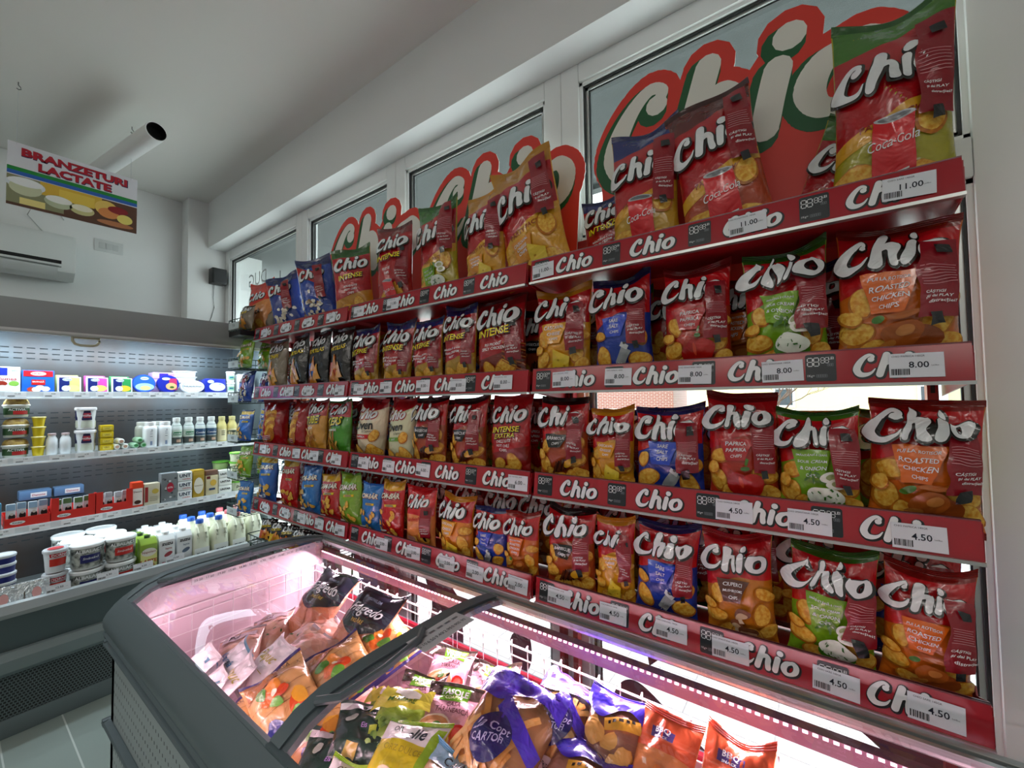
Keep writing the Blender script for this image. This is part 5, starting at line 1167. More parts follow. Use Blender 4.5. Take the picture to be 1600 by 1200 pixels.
# ------------------------------------------------------------------ island freezer in front of the racks
ZX0, ZX1 = -1.967, .335; ZY0, ZY1 = .343, 1.125
PROF = [(.352, .834), (.372, .862), (.396, .883), (.443, .912), (.503, .930), (.597, .938), (.743, .938), (.86, .936), (.94, .931), (1.02, .920), (1.085, .906)]
def sweep_profile(b, prof, x0, x1, th, m):
    """a bent sheet following the lid profile (y,z), thickness th downwards"""
    n = len(prof); up = []; lo = []
    for i, (y, z) in enumerate(prof):
        a = prof[max(i-1, 0)]; c = prof[min(i+1, n-1)]; d = math.hypot(c[0]-a[0], c[1]-a[1]); ny, nz = -(c[1]-a[1])/d, (c[0]-a[0])/d
        up.append((y, z)); lo.append((y-ny*th, z-nz*th))
    b.prism([*up[::-1], *lo], x0, x1, 'x', m) if False else None
    V = [(x, y, z) for x in (x0, x1) for y, z in up]+[(x, y, z) for x in (x0, x1) for y, z in lo]; F = []
    U = lambda s, i: s*n+i; Lw = lambda s, i: 2*n+s*n+i
    for i in range(n-1):
        F += [(U(0, i), U(1, i), U(1, i+1), U(0, i+1)), (Lw(0, i), Lw(0, i+1), Lw(1, i+1), Lw(1, i)), (U(0, i), U(0, i+1), Lw(0, i+1), Lw(0, i)), (U(1, i), Lw(1, i), Lw(1, i+1), U(1, i+1))]
    F += [(U(0, 0), Lw(0, 0), Lw(1, 0), U(1, 0)), (U(0, n-1), U(1, n-1), Lw(1, n-1), Lw(0, n-1))]
    b.add(V, F, m)
def freezer():
    xc, yc = -.82, .73
    t = thing('chest_freezer', 'grey island freezer with curved sliding glass lids', 'freezer', (xc, yc, 0)); off = (-xc, -yc, 0)
    PF = pattern_mat('perforated_panel', 'dots', '98a2a4', '23282a', .0235, .036, rough=.4, frac=.13, axes='XZ')
    PF2 = pattern_mat('perforated_end', 'dots', '98a2a5', '23282a', .0235, .036, rough=.4, frac=.13, axes='YZ')
    LIN = mat('freezer_liner', 'dcc4cf', rough=.35)
    # body: hollow box
    b = MB(); b.box(ZX0+.02, ZX1-.02, ZY0+.022, ZY0+.05, .10, .80, PF); b.build('front_panel', t, loc=off)
    for xx in (ZX0+.02, ZX1-.05): b = MB(); b.box(xx, xx+.03, ZY0+.022, ZY1-.01, .10, .80, PF2); b.build('end_panel', t, loc=off)
    b = MB(); b.box(ZX0+.02, ZX1-.02, ZY1-.04, ZY1-.01, .10, .685, GREY2); b.build('back_panel', t, loc=off)
    b = MB(); b.box(ZX0+.05, ZX1-.05, ZY0+.06, ZY1-.03, 0, .10, paint('2a3032')); b.build('plinth', t, loc=off)
    for zz in (.765, .735, .475):
        b = MB(); h = .022 if zz < .75 else .026
        for (a, c) in (((ZX0, ZX1), 0),): b.prism([(ZY0+.022, zz), (ZY0+.004, zz+.004), (ZY0, zz+h*.5), (ZY0+.004, zz+h-.004), (ZY0+.022, zz+h)][::-1], a[0], a[1], 'x', GREY)
        b.box(ZX0, ZX0+.02, ZY0+.002, ZY1, zz, zz+h, GREY); b.box(ZX1-.02, ZX1, ZY0+.002, ZY1, zz, zz+h, GREY); b.build('bumper_strip', t, loc=off, bevel=.003)
    # front rim: broad rounded grey moulding
    b = MB(); b.prism([(.352, .785), (.343, .80), (.343, .825), (.352, .842), (.372, .866), (.394, .884), (.405, .880), (.412, .858), (.42, .84), (.42, .785)][::-1], ZX0, ZX1, 'x', GREY); b.build('front_rim', t, loc=off)
    for x0, x1 in ((ZX0, ZX0+.045), (ZX1-.045, ZX1)):
        b = MB(); sweep_profile(b, [(.345, .79), (.344, .82)]+[(y, z+.003) for y, z in PROF]+[(1.116, .900)], x0, x1, .035, GREY); b.box(x0+.002, x1-.002, .375, 1.11, .785, .85, GREY); b.build('end_cap', t, loc=off, bevel=.004)
    # back rail: two aluminium profiles with a black gap
    b = MB(); b.box(ZX0+.04, ZX1-.04, 1.078, 1.088, .888, .904, ALU); b.box(ZX0+.04, ZX1-.04, 1.088, 1.096, .880, .898, BLACKP); b.box(ZX0+.04, ZX1-.04, 1.096, 1.114, .885, .910, LGREY); b.build('back_rail', t, loc=off, bevel=.002)
    b = MB(); b.box(ZX0+.05, ZX1-.05, 1.100, 1.106, .685, .887, glass('rear_glass', 'f8f4f6')); b.build('rear_glass', t, loc=off)
    # liner
    b = MB(); x0, x1, y0, y1 = ZX0+.05, ZX1-.05, .415, 1.085
    b.box(x0, x1, y0, y1, .14, .16, LIN); b.box(x0-.0, x0+.012, y0, y1, .16, .895, LIN); b.box(x1-.012, x1, y0, y1, .16, .895, LIN); b.box(x0, x1, y0, y0+.01, .16, .80, LIN); b.box(x0, x1, y1-.015, y1, .16, .69, LIN); b.build('liner', t, loc=off)
    b = MB(); b.box(x0+.012, x1-.012, 1.062, 1.075, .694, .712, paint('b81c3c', .4)); b.build('price_strip', t, loc=off)
    # lamp rail across the rear glass with its row of diodes
    b = MB(); b.box(x0+.02, x1-.02, 1.068, 1.094, .822, .858, mat('lamp_rail', '8c5f74', rough=.4)); lr = b.build('lamp_rail', t, loc=off)
    b = MB(); LED = mat('diode', 'ffd9ea', emit=3.5); x = x0+.04
    while x < x1-.04: b.box(x, x+.009, 1.065, 1.0682, .852, .8565, LED); x += .017
    o = b.build('diodes', lr); o['kind'] = 'stuff'
    # wire baskets
    def basket(xa, xb, nm):
        b = MB(); ya, yb, z0, z1 = .435, 1.045, .42, .80
        xe = xa if xa < -1.5 else xb
        for zz in (z1, z1-.03, z1-.09, z1-.16, z1-.24): b.tube([(xa+xb-xe, ya, zz), (xe, ya, zz), (xe, yb, zz), (xa+xb-xe, yb, zz)], .0022 if zz < z1 else .003, WIRE, 5)
        k = int((xb-xa)/.055)
        for i in range(k+1):
            xx = xa+(xb-xa)*i/k
            b.tube([(xx, yb-.012, z1+.006), (xx, yb+.001, z1+.014), (xx, yb+.001, z0), (xx, ya, z0)], .002, WIRE, 5)
            b.tube([(xx, ya, z0), (xx, ya, z1)], .002, WIRE, 5)
        k2 = 9
        for i in range(k2+1): yy = ya+(yb-ya)*i/k2; b.tube([(xa, yy, z1 if xa < -1.5 else z0+.02), (xa, yy, z0), (xb, yy, z0), (xb, yy, z0+.02 if xb < 0 else z1)], .002, WIRE, 5)
        b.build('wire_basket', t, loc=off)
    basket(ZX0+.075, -1.02, 0); basket(-1.0, ZX1-.075, 1)
    b = MB(); b.box(-1.0, -.99, .43, 1.04, .45, .76, glass('divider', 'f4ecf0')); b.build('divider', t, loc=off)
    # the two lids
    prof = [(y, z) for y, z in PROF if y > .39]
    def lid(xa, xb, dz, sticker):
        b = MB(); pr = [(y, z+dz) for y, z in prof]
        sweep_profile(b, pr, xa, xa+.038, .016, GREY); sweep_profile(b, pr, xb-.038, xb, .016, GREY)
        b.box(xa, xb, 1.066, 1.077, .896+dz, .908+dz, LGREY); b.box(xa, xb, .388, .402, .862+dz, .880+dz, GREY)
        l = b.build('lid', t, loc=off)
        b = MB(); sweep_profile(b, [(y, z-.005) for y, z in pr], xa+.038, xb-.038, .005, glass('lid_glass', 'fbf8f9')); b.build('lid_glass', l)
        # finger grip near the front corner of the lid
        b = MB(); b.tube([(xa+.035, .47, .928+dz), (xa+.075, .50, .934+dz), (xa+.085, .60, .943+dz), (xa+.065, .72, .944+dz), (xa+.035, .76, .943+dz)], .009, GREY, 8); b.build('grip', l)
        return l
    l1 = lid(ZX0+.05, -.83, 0, True); l2 = lid(-.885, ZX1-.05, .006, True)
    rng = random.Random(2)
    b = MB(); b.box(-.845, -.775, .70, .88, .9445, .945, paper('c9c9cf'))
    for k in range(6):
        V, F = text2d('%d.%d0' % (rng.randint(4, 29), rng.randint(0, 9))); b.flat(V*.011, F, (-.800, .715+k*.028, .9455), (0, 1, 0), (-1, 0, 0), NAVY_INK); V, F = rline([(i*.0016-.01, i*.0016-.0092, -.004, .004) for i in range(12)]); b.flat(V, F, (-.826, .715+k*.028, .9455), (0, 1, 0), (-1, 0, 0), NAVY_INK)
    b.build('price_sheet', l2)
    b = MB(); b.box(ZX0+.10, ZX0+.104, .56, 1.03, .885, .91, paper('dfd2da'))
    for k in range(12): V, F = text2d('%d.%d0' % (rng.randint(4, 29), rng.randint(0, 9))); b.flat(V*.009, F, (ZX0+.1045, .58+k*.037, .898), (0, 1, 0), (0, 0, 1), NAVY_INK)
    b.build('price_sheet', l1)
    b = MB(); b.box(ZX0+.052, ZX0+.054, .40, .46, .80, .85, paper('6a4450')); V, F = fill([np.array(oval2(.022, .010)[0])], .02); b.flat(V, F, (ZX0+.0545, .43, .826), (0, 1, 0), (0, 0, 1), paper('e9d9e0')); b.build('badge', t, loc=off)
freezer()

# ---- frozen goods
def fr_design(body, seal, fn, t=.07): return (fn, body, seal, t, '')
def veg(A, spots, seed):
    r = random.Random(seed)
    for x, v, s, c in spots: A.oval(x, v, s, s*.7, film(c), r.uniform(0, 3), .18, seed, 16, 3)
def d_frag(A, seed):
    veg(A, [(r_[0], r_[1], .4, c) for r_, c in zip([(-.5, .2), (.3, .15), (.6, .4), (-.2, .3), (.5, .65), (-.6, .55)], ['c47a5a', 'd9967a', 'b5684a', 'cf8a6a', 'a85a3c', 'c98266'])], seed)
    A.patch(lambda x: .52-.12*math.cos(2*x), lambda x: .95, film('1c1f2c')); A.text('Fragedo', -.0, .68, .34, WHITE_INK, .0, .15, .01, maxw=1.5); A.text('PASĂRE', 0, .56, .12, film('c9a84c')); A.text('PREMIUM', 0, .85, .10, film('8a94a8'))
def d_meat(A, seed):
    veg(A, [(-.4, .25, .45, 'e0a890'), (.35, .3, .5, 'd99a84'), (0, .6, .5, 'e4b4a0'), (-.5, .75, .35, 'c98a78'), (.5, .7, .4, 'dca08c')], seed)
    for k in range(5): A.rect(-.6+.3*k, .35+.08*(k % 2), .16, .07, film('3f6a34'), .6+k)
def d_meatlab(A, seed): d_meat(A, seed); A.rect(0, .78, 1.5, .5, film('c9b4bc')); A.text('Pui', -.2, .79, .3, film('2a2a34'), .1, .3, .02)
def d_tava(A, seed):
    for k in range(5): A.rect(0, .12+.18*k, 1.9, .02, film('9c6a3c'), 0, 10, 1)
    A.quad([(-.9, .68), (.1, .74), (.1, .93), (-.9, .93)], film('a8642a')); A.text('CEAFĂ', .25, .86, .14, film('4a2412')); A.text('TĂRĂNEASCĂ', .3, .78, .14, film('4a2412'), 0, 0, .01, maxw=1.1)
    veg(A, [(-.35, .48, .30, 'dc6a24'), (-.1, .58, .26, 'e08a34'), (-.5, .60, .22, '4c8a2c'), (.05, .45, .26, 'd9481c'), (-.2, .36, .22, '6aa83a'), (.3, .2, .34, 'e0501c'), (.45, .28, .28, 'e9a82c'), (.2, .12, .26, '7ab83a'), (-.45, .12, .3, '3a3f8c'), (-.15, .5, .12, 'f0ead0')], seed)
def d_papuc(A, seed): A.text('Papuc', 0, .62, .42, film('b5a24c'), .1, .3, .01, maxw=1.5); A.rect(0, .42, 1.2, .03, film('b5a24c')); A.oval(.1, .22, .4, .25, film('e9d0d4'))
def d_mil(A, seed): A.text('Mozzarella', 0, .62, .30, film('2a6a9c'), .1, .3, .02, maxw=1.6); A.rect(0, .45, 1.2, .06, film('4a8ab0')); A.oval(0, .22, .5, .3, film('f2ece8'))
def d_white(A, seed): A.rect(.3, .8, .3, .2, film('4a8aa8'))
def d_casa(word):
    def f(A, seed):
        A.patch(lambda x: .80, lambda x: .95, film('4f3f3a')); A.quad([(-.45, .72), (.6, .72), (.6, .95), (-.45, .95)], film('6aa52c')); A.text(word, .08, .85, .28, WHITE_INK, 0, 0, .03, maxw=.95); A.text('COAPTE', .08, .765, .12, film('e4ecb0'))
        A.text('CASA', .2, .66, .16, film('5a1f2a'), 0, 0, .01); A.text('TĂRĂNEASCĂ', .2, .59, .17, film('5a1f2a'), 0, 0, .01, maxw=1.2)
        A.oval(-.25, .30, .66, .58, film('f0dccc')); A.oval(-.25, .30, .60, .52, film('d99a6a')); A.oval(-.22, .32, .38, .3, film('e0ab80')); A.oval(-.2, .33, .2, .15, film('c98452')); A.oval(-.15, .38, .16, .12, film('4c7a34')); A.oval(-.2, .30, .10, .07, film('b52a24'))
        A.oval(.62, .34, .27, .26, film('c4241c')); A.oval(.62, .34, .18, .17, film('e0584a')); A.oval(.55, .13, .4, .16, film('7a4a8a')); A.oval(.85, .2, .14, .1, film('8ab53a'))
    return f
def d_fries(A, seed):
    r = random.Random(seed)
    for k in range(34): A.rect(r.uniform(-.75, .6), r.uniform(.08, .62), .75, .12, film(r.choice(['e0a860', 'd99a50', 'e9b872', 'cf8c48'])), r.uniform(.3, 2.6), 5, 1)
    A.patch(lambda x: .72+.08*math.sin(3*x), lambda x: .95, film('4a34b8')); A.quad([(-.2, .60), (.9, .38), (.95, .5), (-.1, .74)], film('4a34b8')); A.oval(.1, .42, .42, .40, film('2a2468')); A.text('La Copt', .1, .44, .2, film('c9c0f0'), .2, .3, .01, maxw=.7); A.text('CARTOFI', .1, .38, .10, film('c9c0f0'), .2)
    A.oval(.3, .10, .3, .2, film('e6e2ea')); A.text('FRIED OR', .3, .12, .08, film('3a3a48')); A.text('BAKED', .3, .09, .08, film('3a3a48'))
def d_wedge(A, seed):
    r = random.Random(seed)
    for k in range(13): A.oval(r.uniform(-.6, .6), r.uniform(.08, .6), .3, .19, film(r.choice(['e0a04a', 'cf8a34', 'e9b060'])), r.uniform(0, 3), .2, k, 12, 3)
    A.patch(lambda x: .74+.08*math.sin(4*x), lambda x: .95, film('3c2cae')); A.rect(.3, .66, 1.0, .3, film('e3a838'), .3); 
    for k in range(5): A.rect(.0+.14*k, .64+.02*k, .09, .08, film('17150f'), .3, 2, 2)
def d_org(A, seed):
    A.patch(lambda x: .70, lambda x: .95, film('e0603a')); A.rect(-.15, .82, .8, .34, film('5a4a8c')); A.text('BBQ', -.15, .84, .2, WHITE_INK); A.text('SNACK', -.15, .79, .1, WHITE_INK)
    veg(A, [(-.3, .5, .34, 'e89050'), (.1, .55, .3, 'd97a3a'), (.45, .4, .34, 'e8a060'), (-.1, .3, .32, 'dc8444'), (.1, .2, .3, '8aa84c')], seed); A.quad([(-.97, .05), (-.2, .05), (-.5, .32), (-.97, .42)], film('4a3a9c')); A.text('4 kg', -.6, .2, .2, WHITE_INK)
def d_green(A, seed):
    A.rect(.3, .5, .25, .22, film('b5c43a')); A.text('Eis', 0, .56, .14, film('b48ad0')); A.patch(lambda x: .86, lambda x: .95, film('dfe4e0')); A.quad([(-.5, .2), (-.1, .15), (.0, .3), (-.4, .35)], film('c9ab4c')); veg(A, [(-.5, .7, .2, 'b5c4b0')], seed)
def d_peas(A, seed):
    r = random.Random(seed)
    for k in range(40): A.oval(r.uniform(-.7, .7), r.uniform(.08, .5), .085, .08, film(r.choice(['7a9c3c', '8aae4a', '5f8434'])), 0, 0, k, 8, 2)
    A.patch(lambda x: .62+.08*x, lambda x: .95, film('dcd24a')); A.text('MAZĂRE', 0, .74, .2, film('3a6a24'), .1, 0, .02); A.rect(0, .88, 1.0, .2, film('eceadf'))
def d_elle(A, seed):
    A.patch(lambda x: .68, lambda x: .95, film('efeae8')); A.text('elle', .2, .80, .34, film('1c2430'), .1, .3, .02); A.text('OR', -.5, .84, .18, film('2a3a34')); A.text('ORZ DULCE', 0, .58, .16, film('a89a1c')); A.quad([(.5, .3), (.75, .3), (.95, .9), (.7, .9)], film('8cb51c'))
    veg(A, [(-.2, .25, .4, 'e0c49a'), (.3, .2, .3, 'd9b888')], seed)
def d_sea(A, seed): veg(A, [(-.3, .3, .4, 'e4b08a'), (.3, .35, .4, 'dba27c'), (0, .6, .4, 'e9c0a0')], seed); A.patch(lambda x: .78, lambda x: .95, film('9cc4dc')); A.text('CASA', 0, .86, .2, film('2a2420'))
FRZ = {
 'frag': fr_design('c98468', '2a2c3a', d_frag, .10), 'meat': fr_design('dfb0a4', 'd9c4cc', d_meat, .09), 'meatlab': fr_design('d9a898', 'c9b4bc', d_meatlab, .09), 'tava': fr_design('dba468', '4a3c7c', d_tava, .09),
 'papuc': fr_design('eadfe4', 'e4d9de', d_papuc, .06), 'mil': fr_design('e6dfe6', '7aa4bc', d_mil, .05), 'white': fr_design('f0e6ea', 'ece2e6', d_white, .05), 'vin': fr_design('dba4b4', '4f3f3a', d_casa('VINETE'), .055),
 'fas': fr_design('dba4b4', '4f3f3a', d_casa('FASOLE'), .055), 'fries': fr_design('b8865c', '4a34b8', d_fries, .13), 'wedge': fr_design('9a6a58', '3c2cae', d_wedge, .12), 'org': fr_design('e49058', 'd9482c', d_org, .10),
 'green': fr_design('1f3a30', '26443a', d_green, .05), 'peas': fr_design('9cb84a', 'd9d04a', d_peas, .06), 'elle': fr_design('d9c81c', '8cb51c', d_elle, .08), 'sea': fr_design('dcae84', '7ab0d4', d_sea, .09)}
# kind, label, base point on the pile (x, y, z), width, height, direction the top of the pack points to (deg from +X), slope of the pack (deg above level), roll
FG = [      # kind, label, centre of the pack, width, height, direction its top points to, slope, roll
 ('frag', 'poultry pack with black label, left of two', (-1.60, .90, .745), .22, .29, 96, 40, 0), ('frag', 'poultry pack with black label, right of two', (-1.31, .89, .745), .22, .28, 92, 42, 4),
 ('meatlab', 'pink meat pack with grey label by the left end', (-1.70, .765, .665), .15, .24, 150, 14, -12), ('meatlab', 'pink meat pack with grey label, nearer the camera of two', (-1.66, .635, .665), .15, .24, 150, 14, -12),
 ('meat', 'clear pack of pale quail meat between label packs', (-1.49, .80, .69), .19, .24, 80, 18, 5), ('meat', 'clear pack of pale meat in front of the black-labelled packs', (-1.41, .73, .70), .18, .22, 95, 16, 0),
 ('papuc', 'white pack with gold script, upper of two', (-1.45, .63, .705), .14, .18, 82, 34, 0), ('papuc', 'white pack with gold script, lower of two', (-1.475, .545, .69), .13, .16, 70, 40, 0),
 ('mil', 'white pack with blue script among white packs', (-1.60, .57, .68), .14, .18, 74, 34, 0), ('white', 'plain white pack nearest the front rim', (-1.665, .50, .675), .16, .18, 80, 38, 0), ('white', 'plain white pack beside the blue script pack', (-1.53, .49, .665), .15, .16, 72, 38, 0),
 ('tava', 'tan vegetable-meal pack, farthest along the lid edge', (-1.20, .905, .73), .19, .23, 172, 14, -14), ('tava', 'tan vegetable-meal pack, middle of its row', (-1.20, .745, .725), .185, .23, 170, 14, -16), ('tava', 'tan vegetable-meal pack, nearest of its row', (-1.25, .595, .71), .175, .22, 172, 16, -20),
 ('tava', 'tan vegetable-meal pack under the row, by the lid frame', (-1.11, .62, .665), .17, .20, 165, 12, -20), ('tava', 'tan vegetable-meal pack lowest beside the front rim', (-1.33, .49, .64), .15, .19, 160, 14, -26), ('peas', 'green pea pack near the front rim', (-1.17, .50, .63), .14, .15, 120, 20, -10),
 ('vin', 'pink aubergine spread pack against the rear wires, left', (-.93, .93, .715), .14, .18, 112, 22, 0), ('vin', 'pink aubergine spread pack against the rear wires, right', (-.77, .94, .715), .15, .18, 112, 24, 0),
 ('fas', 'pink bean spread pack in the middle of the freezer', (-.80, .79, .715), .16, .20, 112, 22, 0), ('fas', 'pink bean spread pack left of the middle one', (-.935, .80, .70), .14, .18, 112, 20, 0), ('vin', 'pink aubergine spread pack near the lid frame', (-.93, .86, .675), .14, .18, 118, 12, 0),
 ('fries', 'purple bag of chipped potatoes with round navy label', (-.62, .80, .745), .23, .30, 88, 26, 0), ('fries', 'purple bag of chipped potatoes against the rear wires', (-.53, .93, .735), .18, .20, 80, 34, 8),
 ('wedge', 'purple-topped potato wedge bag by the rear wires', (-.40, .925, .745), .16, .23, 92, 38, 0), ('wedge', 'purple-topped potato wedge bag nearer the camera', (-.43, .79, .72), .17, .22, 85, 24, 0),
 ('org', 'orange battered snack bag, left of two', (-.285, .88, .745), .13, .30, 88, 34, 0), ('org', 'orange battered snack bag, right of two', (-.155, .89, .745), .13, .30, 86, 36, 0),
 ('green', 'dark green vegetable pack, upper of two', (-.955, .655, .70), .17, .18, 128, 16, 0), ('green', 'dark green vegetable pack, lower of two', (-.97, .565, .67), .17, .18, 120, 20, 0),
 ('peas', 'yellow-topped pea pack in the middle of the near basket', (-.90, .715, .71), .15, .17, 110, 22, 0), ('elle', 'yellow and white vegetable pack with green edge', (-.79, .64, .715), .17, .19, 108, 22, 0), ('peas', 'small pea pack next to the lid frame', (-.985, .735, .685), .12, .13, 110, 18, 0),
 ('sea', 'pale blue-topped pack low in the near basket', (-.66, .62, .70), .18, .22, 92, 26, 0), ('sea', 'pale blue-topped pack beside the potato bags', (-.48, .60, .69), .18, .22, 88, 26, 0), ('elle', 'yellow and white vegetable pack behind the front rim', (-.85, .52, .67), .17, .19, 105, 24, 0), ('org', 'orange battered snack bag lying at the right end', (.05, .80, .72), .17, .28, 85, 28, 0)]
def frozen():
    for n, (k, lab, (x, y, z), w, h, az, sl, roll) in enumerate(FG):
        a, s = R(az), R(sl)
        up = Vector((math.cos(a)*math.cos(s), math.sin(a)*math.cos(s), math.sin(s)))       # bag's own Z
        nrm = Vector((-math.cos(a)*math.sin(s), -math.sin(a)*math.sin(s), math.cos(s)))    # printed face
        nrm = (nrm*math.cos(R(roll))+up.cross(nrm)*math.sin(R(roll))).normalized()
        yy = -nrm; xx = yy.cross(up); M = Matrix((xx, yy, up)).transposed().to_4x4(); M.translation = Vector((x, y, z))-up*h/2
        o = make_bag(FRZ[k], w, h, 400+n, lab, (0, 0, 0), (0, 0, 0), 'frozen packs in the freezer', 1.5, 'frozen_food_bag', 'bag')
        o.matrix_world = M
    # older stock lying under the visible layer
    rng = random.Random(77)
    for i in range(10):
        x = -1.75+i*.2; k = rng.choice(['meat', 'tava', 'white', 'sea']); M = Matrix.Rotation(R(rng.uniform(-15, 15)), 4, 'Z') @ Matrix.Rotation(R(-90), 4, 'X')
        o = make_bag(FRZ[k], .21, .30, 500+i, 'lower-layer frozen pack under the others, %s from the left end' % ORD[i], (0, 0, 0), (0, 0, 0), 'packs under the top layer', 1.2, 'frozen_food_bag', 'bag')
        M.translation = (x, .50 if i % 2 else .66, .50); o.matrix_world = M
frozen()

# ------------------------------------------------------------------ fittings on ceiling and left wall
def fittings():
    # hanging picture sign
    t = thing('hanging_sign', 'white dairy sign with red lettering hanging from ceiling hooks', 'sign', (-3.33, .44, 2.76)); b = MB(); w, h = .51, .335
    b.box(-.003, 0, -w/2, w/2, -h/2, h/2, paint('e0e2ea', .35)); b.build('board', t)
    b = MB(); RD = paint('b5122a', .4); BL = paint('15335a', .4)
    for s_, zz, yy in (('BRANZETURI', .125, .0), ('LACTATE', .068, -.005)):
        V, F = text2d(s_, .05); k = .043; mw = .42 if len(s_) > 8 else .29; k2 = mw/(V[:, 0].max()-V[:, 0].min())
        V = V*np.array([k2, k]); b.flat(V, F, (.0008, yy+.002, zz-.003), (0, 1, 0), (0, 0, 1), BL); b.flat(V*np.array([.99, .93]), F, (.0014, yy, zz), (0, 1, 0), (0, 0, 1), RD)
    b.flat(np.array([(-w/2, .045), (w/2, -.0), (w/2, -.022), (-w/2, .018)]), [(3, 2, 1, 0)], (.0006, 0, -.01), (0, 1, 0), (0, 0, 1), paint('1c8a3a', .4)) if False else None
    for z0, z1, c in ((.038, .018, '1c8a3a'), (.018, -.002, '2a62b8')): b.flat(np.array([(-w/2, z1), (w/2, z1), (w/2, z0), (-w/2, z0)]), [(0, 1, 2, 3)], (.0006, 0, 0), (0, 1, 0), (0, 0, 1), paint(c, .4))
    b.build('lettering', t)
    b = MB(); face_rect(b, .0005, 0, -.087, w, .16, paint('5a3a2a')); face_rect(b, .0008, -w*.30, -.08, w*.4, .145, paint('8a8c6a')); face_rect(b, .0010, -.02, -.04, .24, .07, paint('d9b03a')); face_rect(b, .0011, .0, -.05, .14, .06, paint('e6c64c'))
    face_oval(b, .0013, -.19, -.045, .07, .035, paint('dfe6ea')); face_oval(b, .0014, -.19, -.065, .058, .04, paint('c9cfae')); face_oval(b, .0016, -.19, -.035, .062, .022, paint('f0f3f4')); face_rect(b, .0017, -.165, -.135, .09, .035, paint('e9d98a'))
    face_oval(b, .0018, -.07, -.095, .055, .035, paint('b9c4a4')); face_oval(b, .0020, -.07, -.082, .05, .02, paint('eef0ea')); face_oval(b, .0018, .02, -.105, .05, .03, paint('c9c48a')); face_oval(b, .0020, .02, -.095, .042, .018, paint('f0ead0'))
    face_oval(b, .0018, .12, -.06, .05, .045, paint('e6c464')); face_oval(b, .0019, .13, -.085, .045, .03, paint('d98a4c')); face_oval(b, .0021, .17, -.055, .045, .022, paint('8c1c24')); face_oval(b, .0022, .20, -.10, .035, .028, paint('e6d870')); face_oval(b, .0020, .16, -.14, .08, .015, paint('b5764c')); b.build('picture', t)
    b = MB()
    for y in (-.225, .225): b.tube([(0, y, h/2-.012), (0, y, 3.232-2.76)], .0008, paint('c9cdd0'), 4)
    b.build('cords', t)
    for x, y, q in ((-3.33, .215, 'left'), (-3.33, .665, 'right')):
        t = thing('ceiling_hook', 'small metal hook in the ceiling above the dairy sign, %s' % q, 'hook', (x, y, CZ)); b = MB(); b.tube([(0, 0, 0), (0, 0, -.016), (0, .008, -.024), (0, .010, -.034), (0, .002, -.04), (0, -.006, -.036)], .0022, paint('5a5e5e'), 6); b.build('hook', t)
    # white duct with a black open end
    t = thing('vent_pipe', 'white pipe with black open end running under the ceiling', 'pipe', (-2.98, .70, 3.10)); d = Vector((-1.27, -.16, .0)); b = MB()
    u = d.normalized(); rot = Matrix.Rotation(math.atan2(u.y, u.x), 3, 'Z')
    V0 = MB(); V0.lathe([(.047, 0), (.051, 0), (.051, 1.27), (.047, 1.27)], (0, 0, 0), PVC, 28, axis='x', cap=False); V0.lathe([(.047, 1.27), (.047, 0)], (0, 0, 0), BLACKP, 28, axis='x', cap=False); V0.lathe([(.047, .06), (.01, .061)], (0, 0, 0), BLACKP, 28, axis='x', cap=True)
    o = V0.build('tube', t); o.rotation_euler = (0, 0, math.atan2(u.y, u.x))
    # air conditioner on the wall above the case
    t = thing('air_conditioner', 'white split air conditioner on wall above the dairy case', 'air conditioner', (XW, .10, 2.40)); A_ = plastic('dfe4e4', .3)
    b = MB(); b.prism([(0, .02), (.12, .0), (.19, .05), (.205, .10), (.20, .27), (.18, .305), (0, .31)], -.44, .44, 'y', A_); b.build('housing', t, bevel=.01)
    b = MB(); b.prism([(.10, .012), (.19, .058), (.201, .085), (.12, .05)], -.42, .36, 'y', BLACKP); b.build('outlet', t)
    b = MB(); b.prism([(.155, .02), (.207, .062), (.210, .07), (.15, .026)], -.41, .355, 'y', A_); b.build('louvre', t)
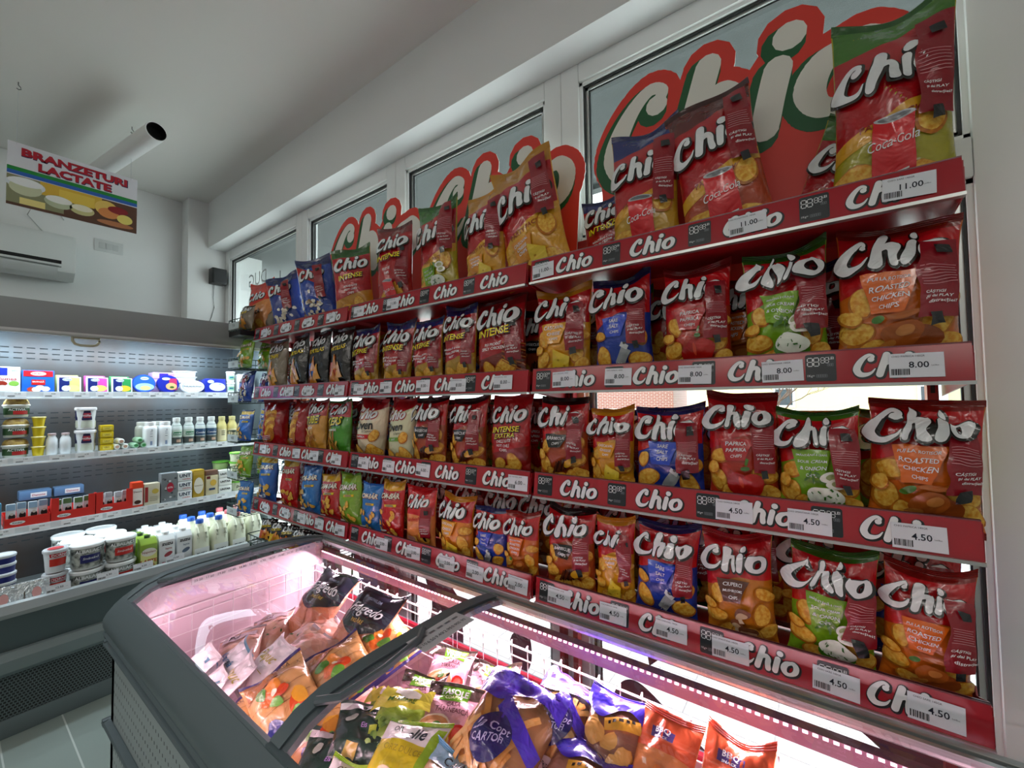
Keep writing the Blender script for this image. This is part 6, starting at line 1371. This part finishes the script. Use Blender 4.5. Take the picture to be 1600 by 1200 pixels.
    b = MB(); b.box(.200, .2068, -.42, .37, .098, .120, BLACKP); b.build('air_slot', t); b = MB(); b.box(.2, .2075, -.42, .37, .076, .082, paint('7d8484')); b.build('trim_line', t)
    # speaker on the column with its cable
    t = thing('wall_speaker', 'small black speaker on the white corner column', 'speaker', (-4.12, 1.375, 2.62)); b = MB(); b.box(.01, .10, -.052, .052, -.065, .065, BLACKP); b.build('cabinet', t, bevel=.006); b = MB(); b.box(.1005, .104, -.044, .044, -.057, .057, pattern_mat('speaker_cloth', 'dots', '101113', '1f2022', .004, .004, frac=.3, axes='YZ')); b.build('grille', t); b = MB(); b.box(0, .012, -.02, .02, -.03, .03, BLACKP); b.build('bracket', t)
    o = MB(); o.tube([(-4.112, 1.365, 2.56), (-4.114, 1.36, 2.45), (-4.114, 1.368, 2.36), (-4.114, 1.35, 2.28), (-4.114, 1.33, 2.22)], .0022, paint('6a6e6e'), 5); tag(o.build('speaker_cable'), 'thin grey cable hanging below the black speaker', 'cable')
    # flush outlet box
    t = thing('wall_outlet', 'white flush junction plate on the left wall', 'outlet', (XW, .735, 2.738)); b = MB(); b.box(0, .006, -.08, .08, -.045, .045, plastic('d6dada')); b.build('plate', t, bevel=.003)
    for k in range(3): b = MB(); b.box(.006, .009, -.055+.037*k, -.022+.037*k, -.022, .022, plastic('c9cece')); b.build('module', t, bevel=.001)
    o = MB(); o.tube([(XW+.006, .50, 2.86), (XW+.02, .44, 2.95), (XW+.012, .36, 2.93), (XW+.01, .33, 2.84), (XW+.008, .40, 2.75), (XW+.006, .55, 2.73)], .003, paint('b9bdbd'), 6); tag(o.build('wall_cable'), 'thin white looped cable on wall beside the air conditioner', 'cable')
    # ceiling tube lamps over the aisle, behind the camera
    for i, (lx, ly) in enumerate(LAMPS):
        t = thing('ceiling_lamp', 'long white ceiling tube lamp over the aisle', 'lamp', (lx, ly, CZ), group='ceiling tube lamps'); b = MB(); b.box(-.75, .75, -.05, .05, -.06, 0, PVC); b.build('housing', t, bevel=.006)
        b = MB(); b.box(-.72, .72, -.035, .035, -.085, -.061, mat('lamp_diffuser', 'fff6ea', emit=4)); b.build('diffuser', t)
fittings()
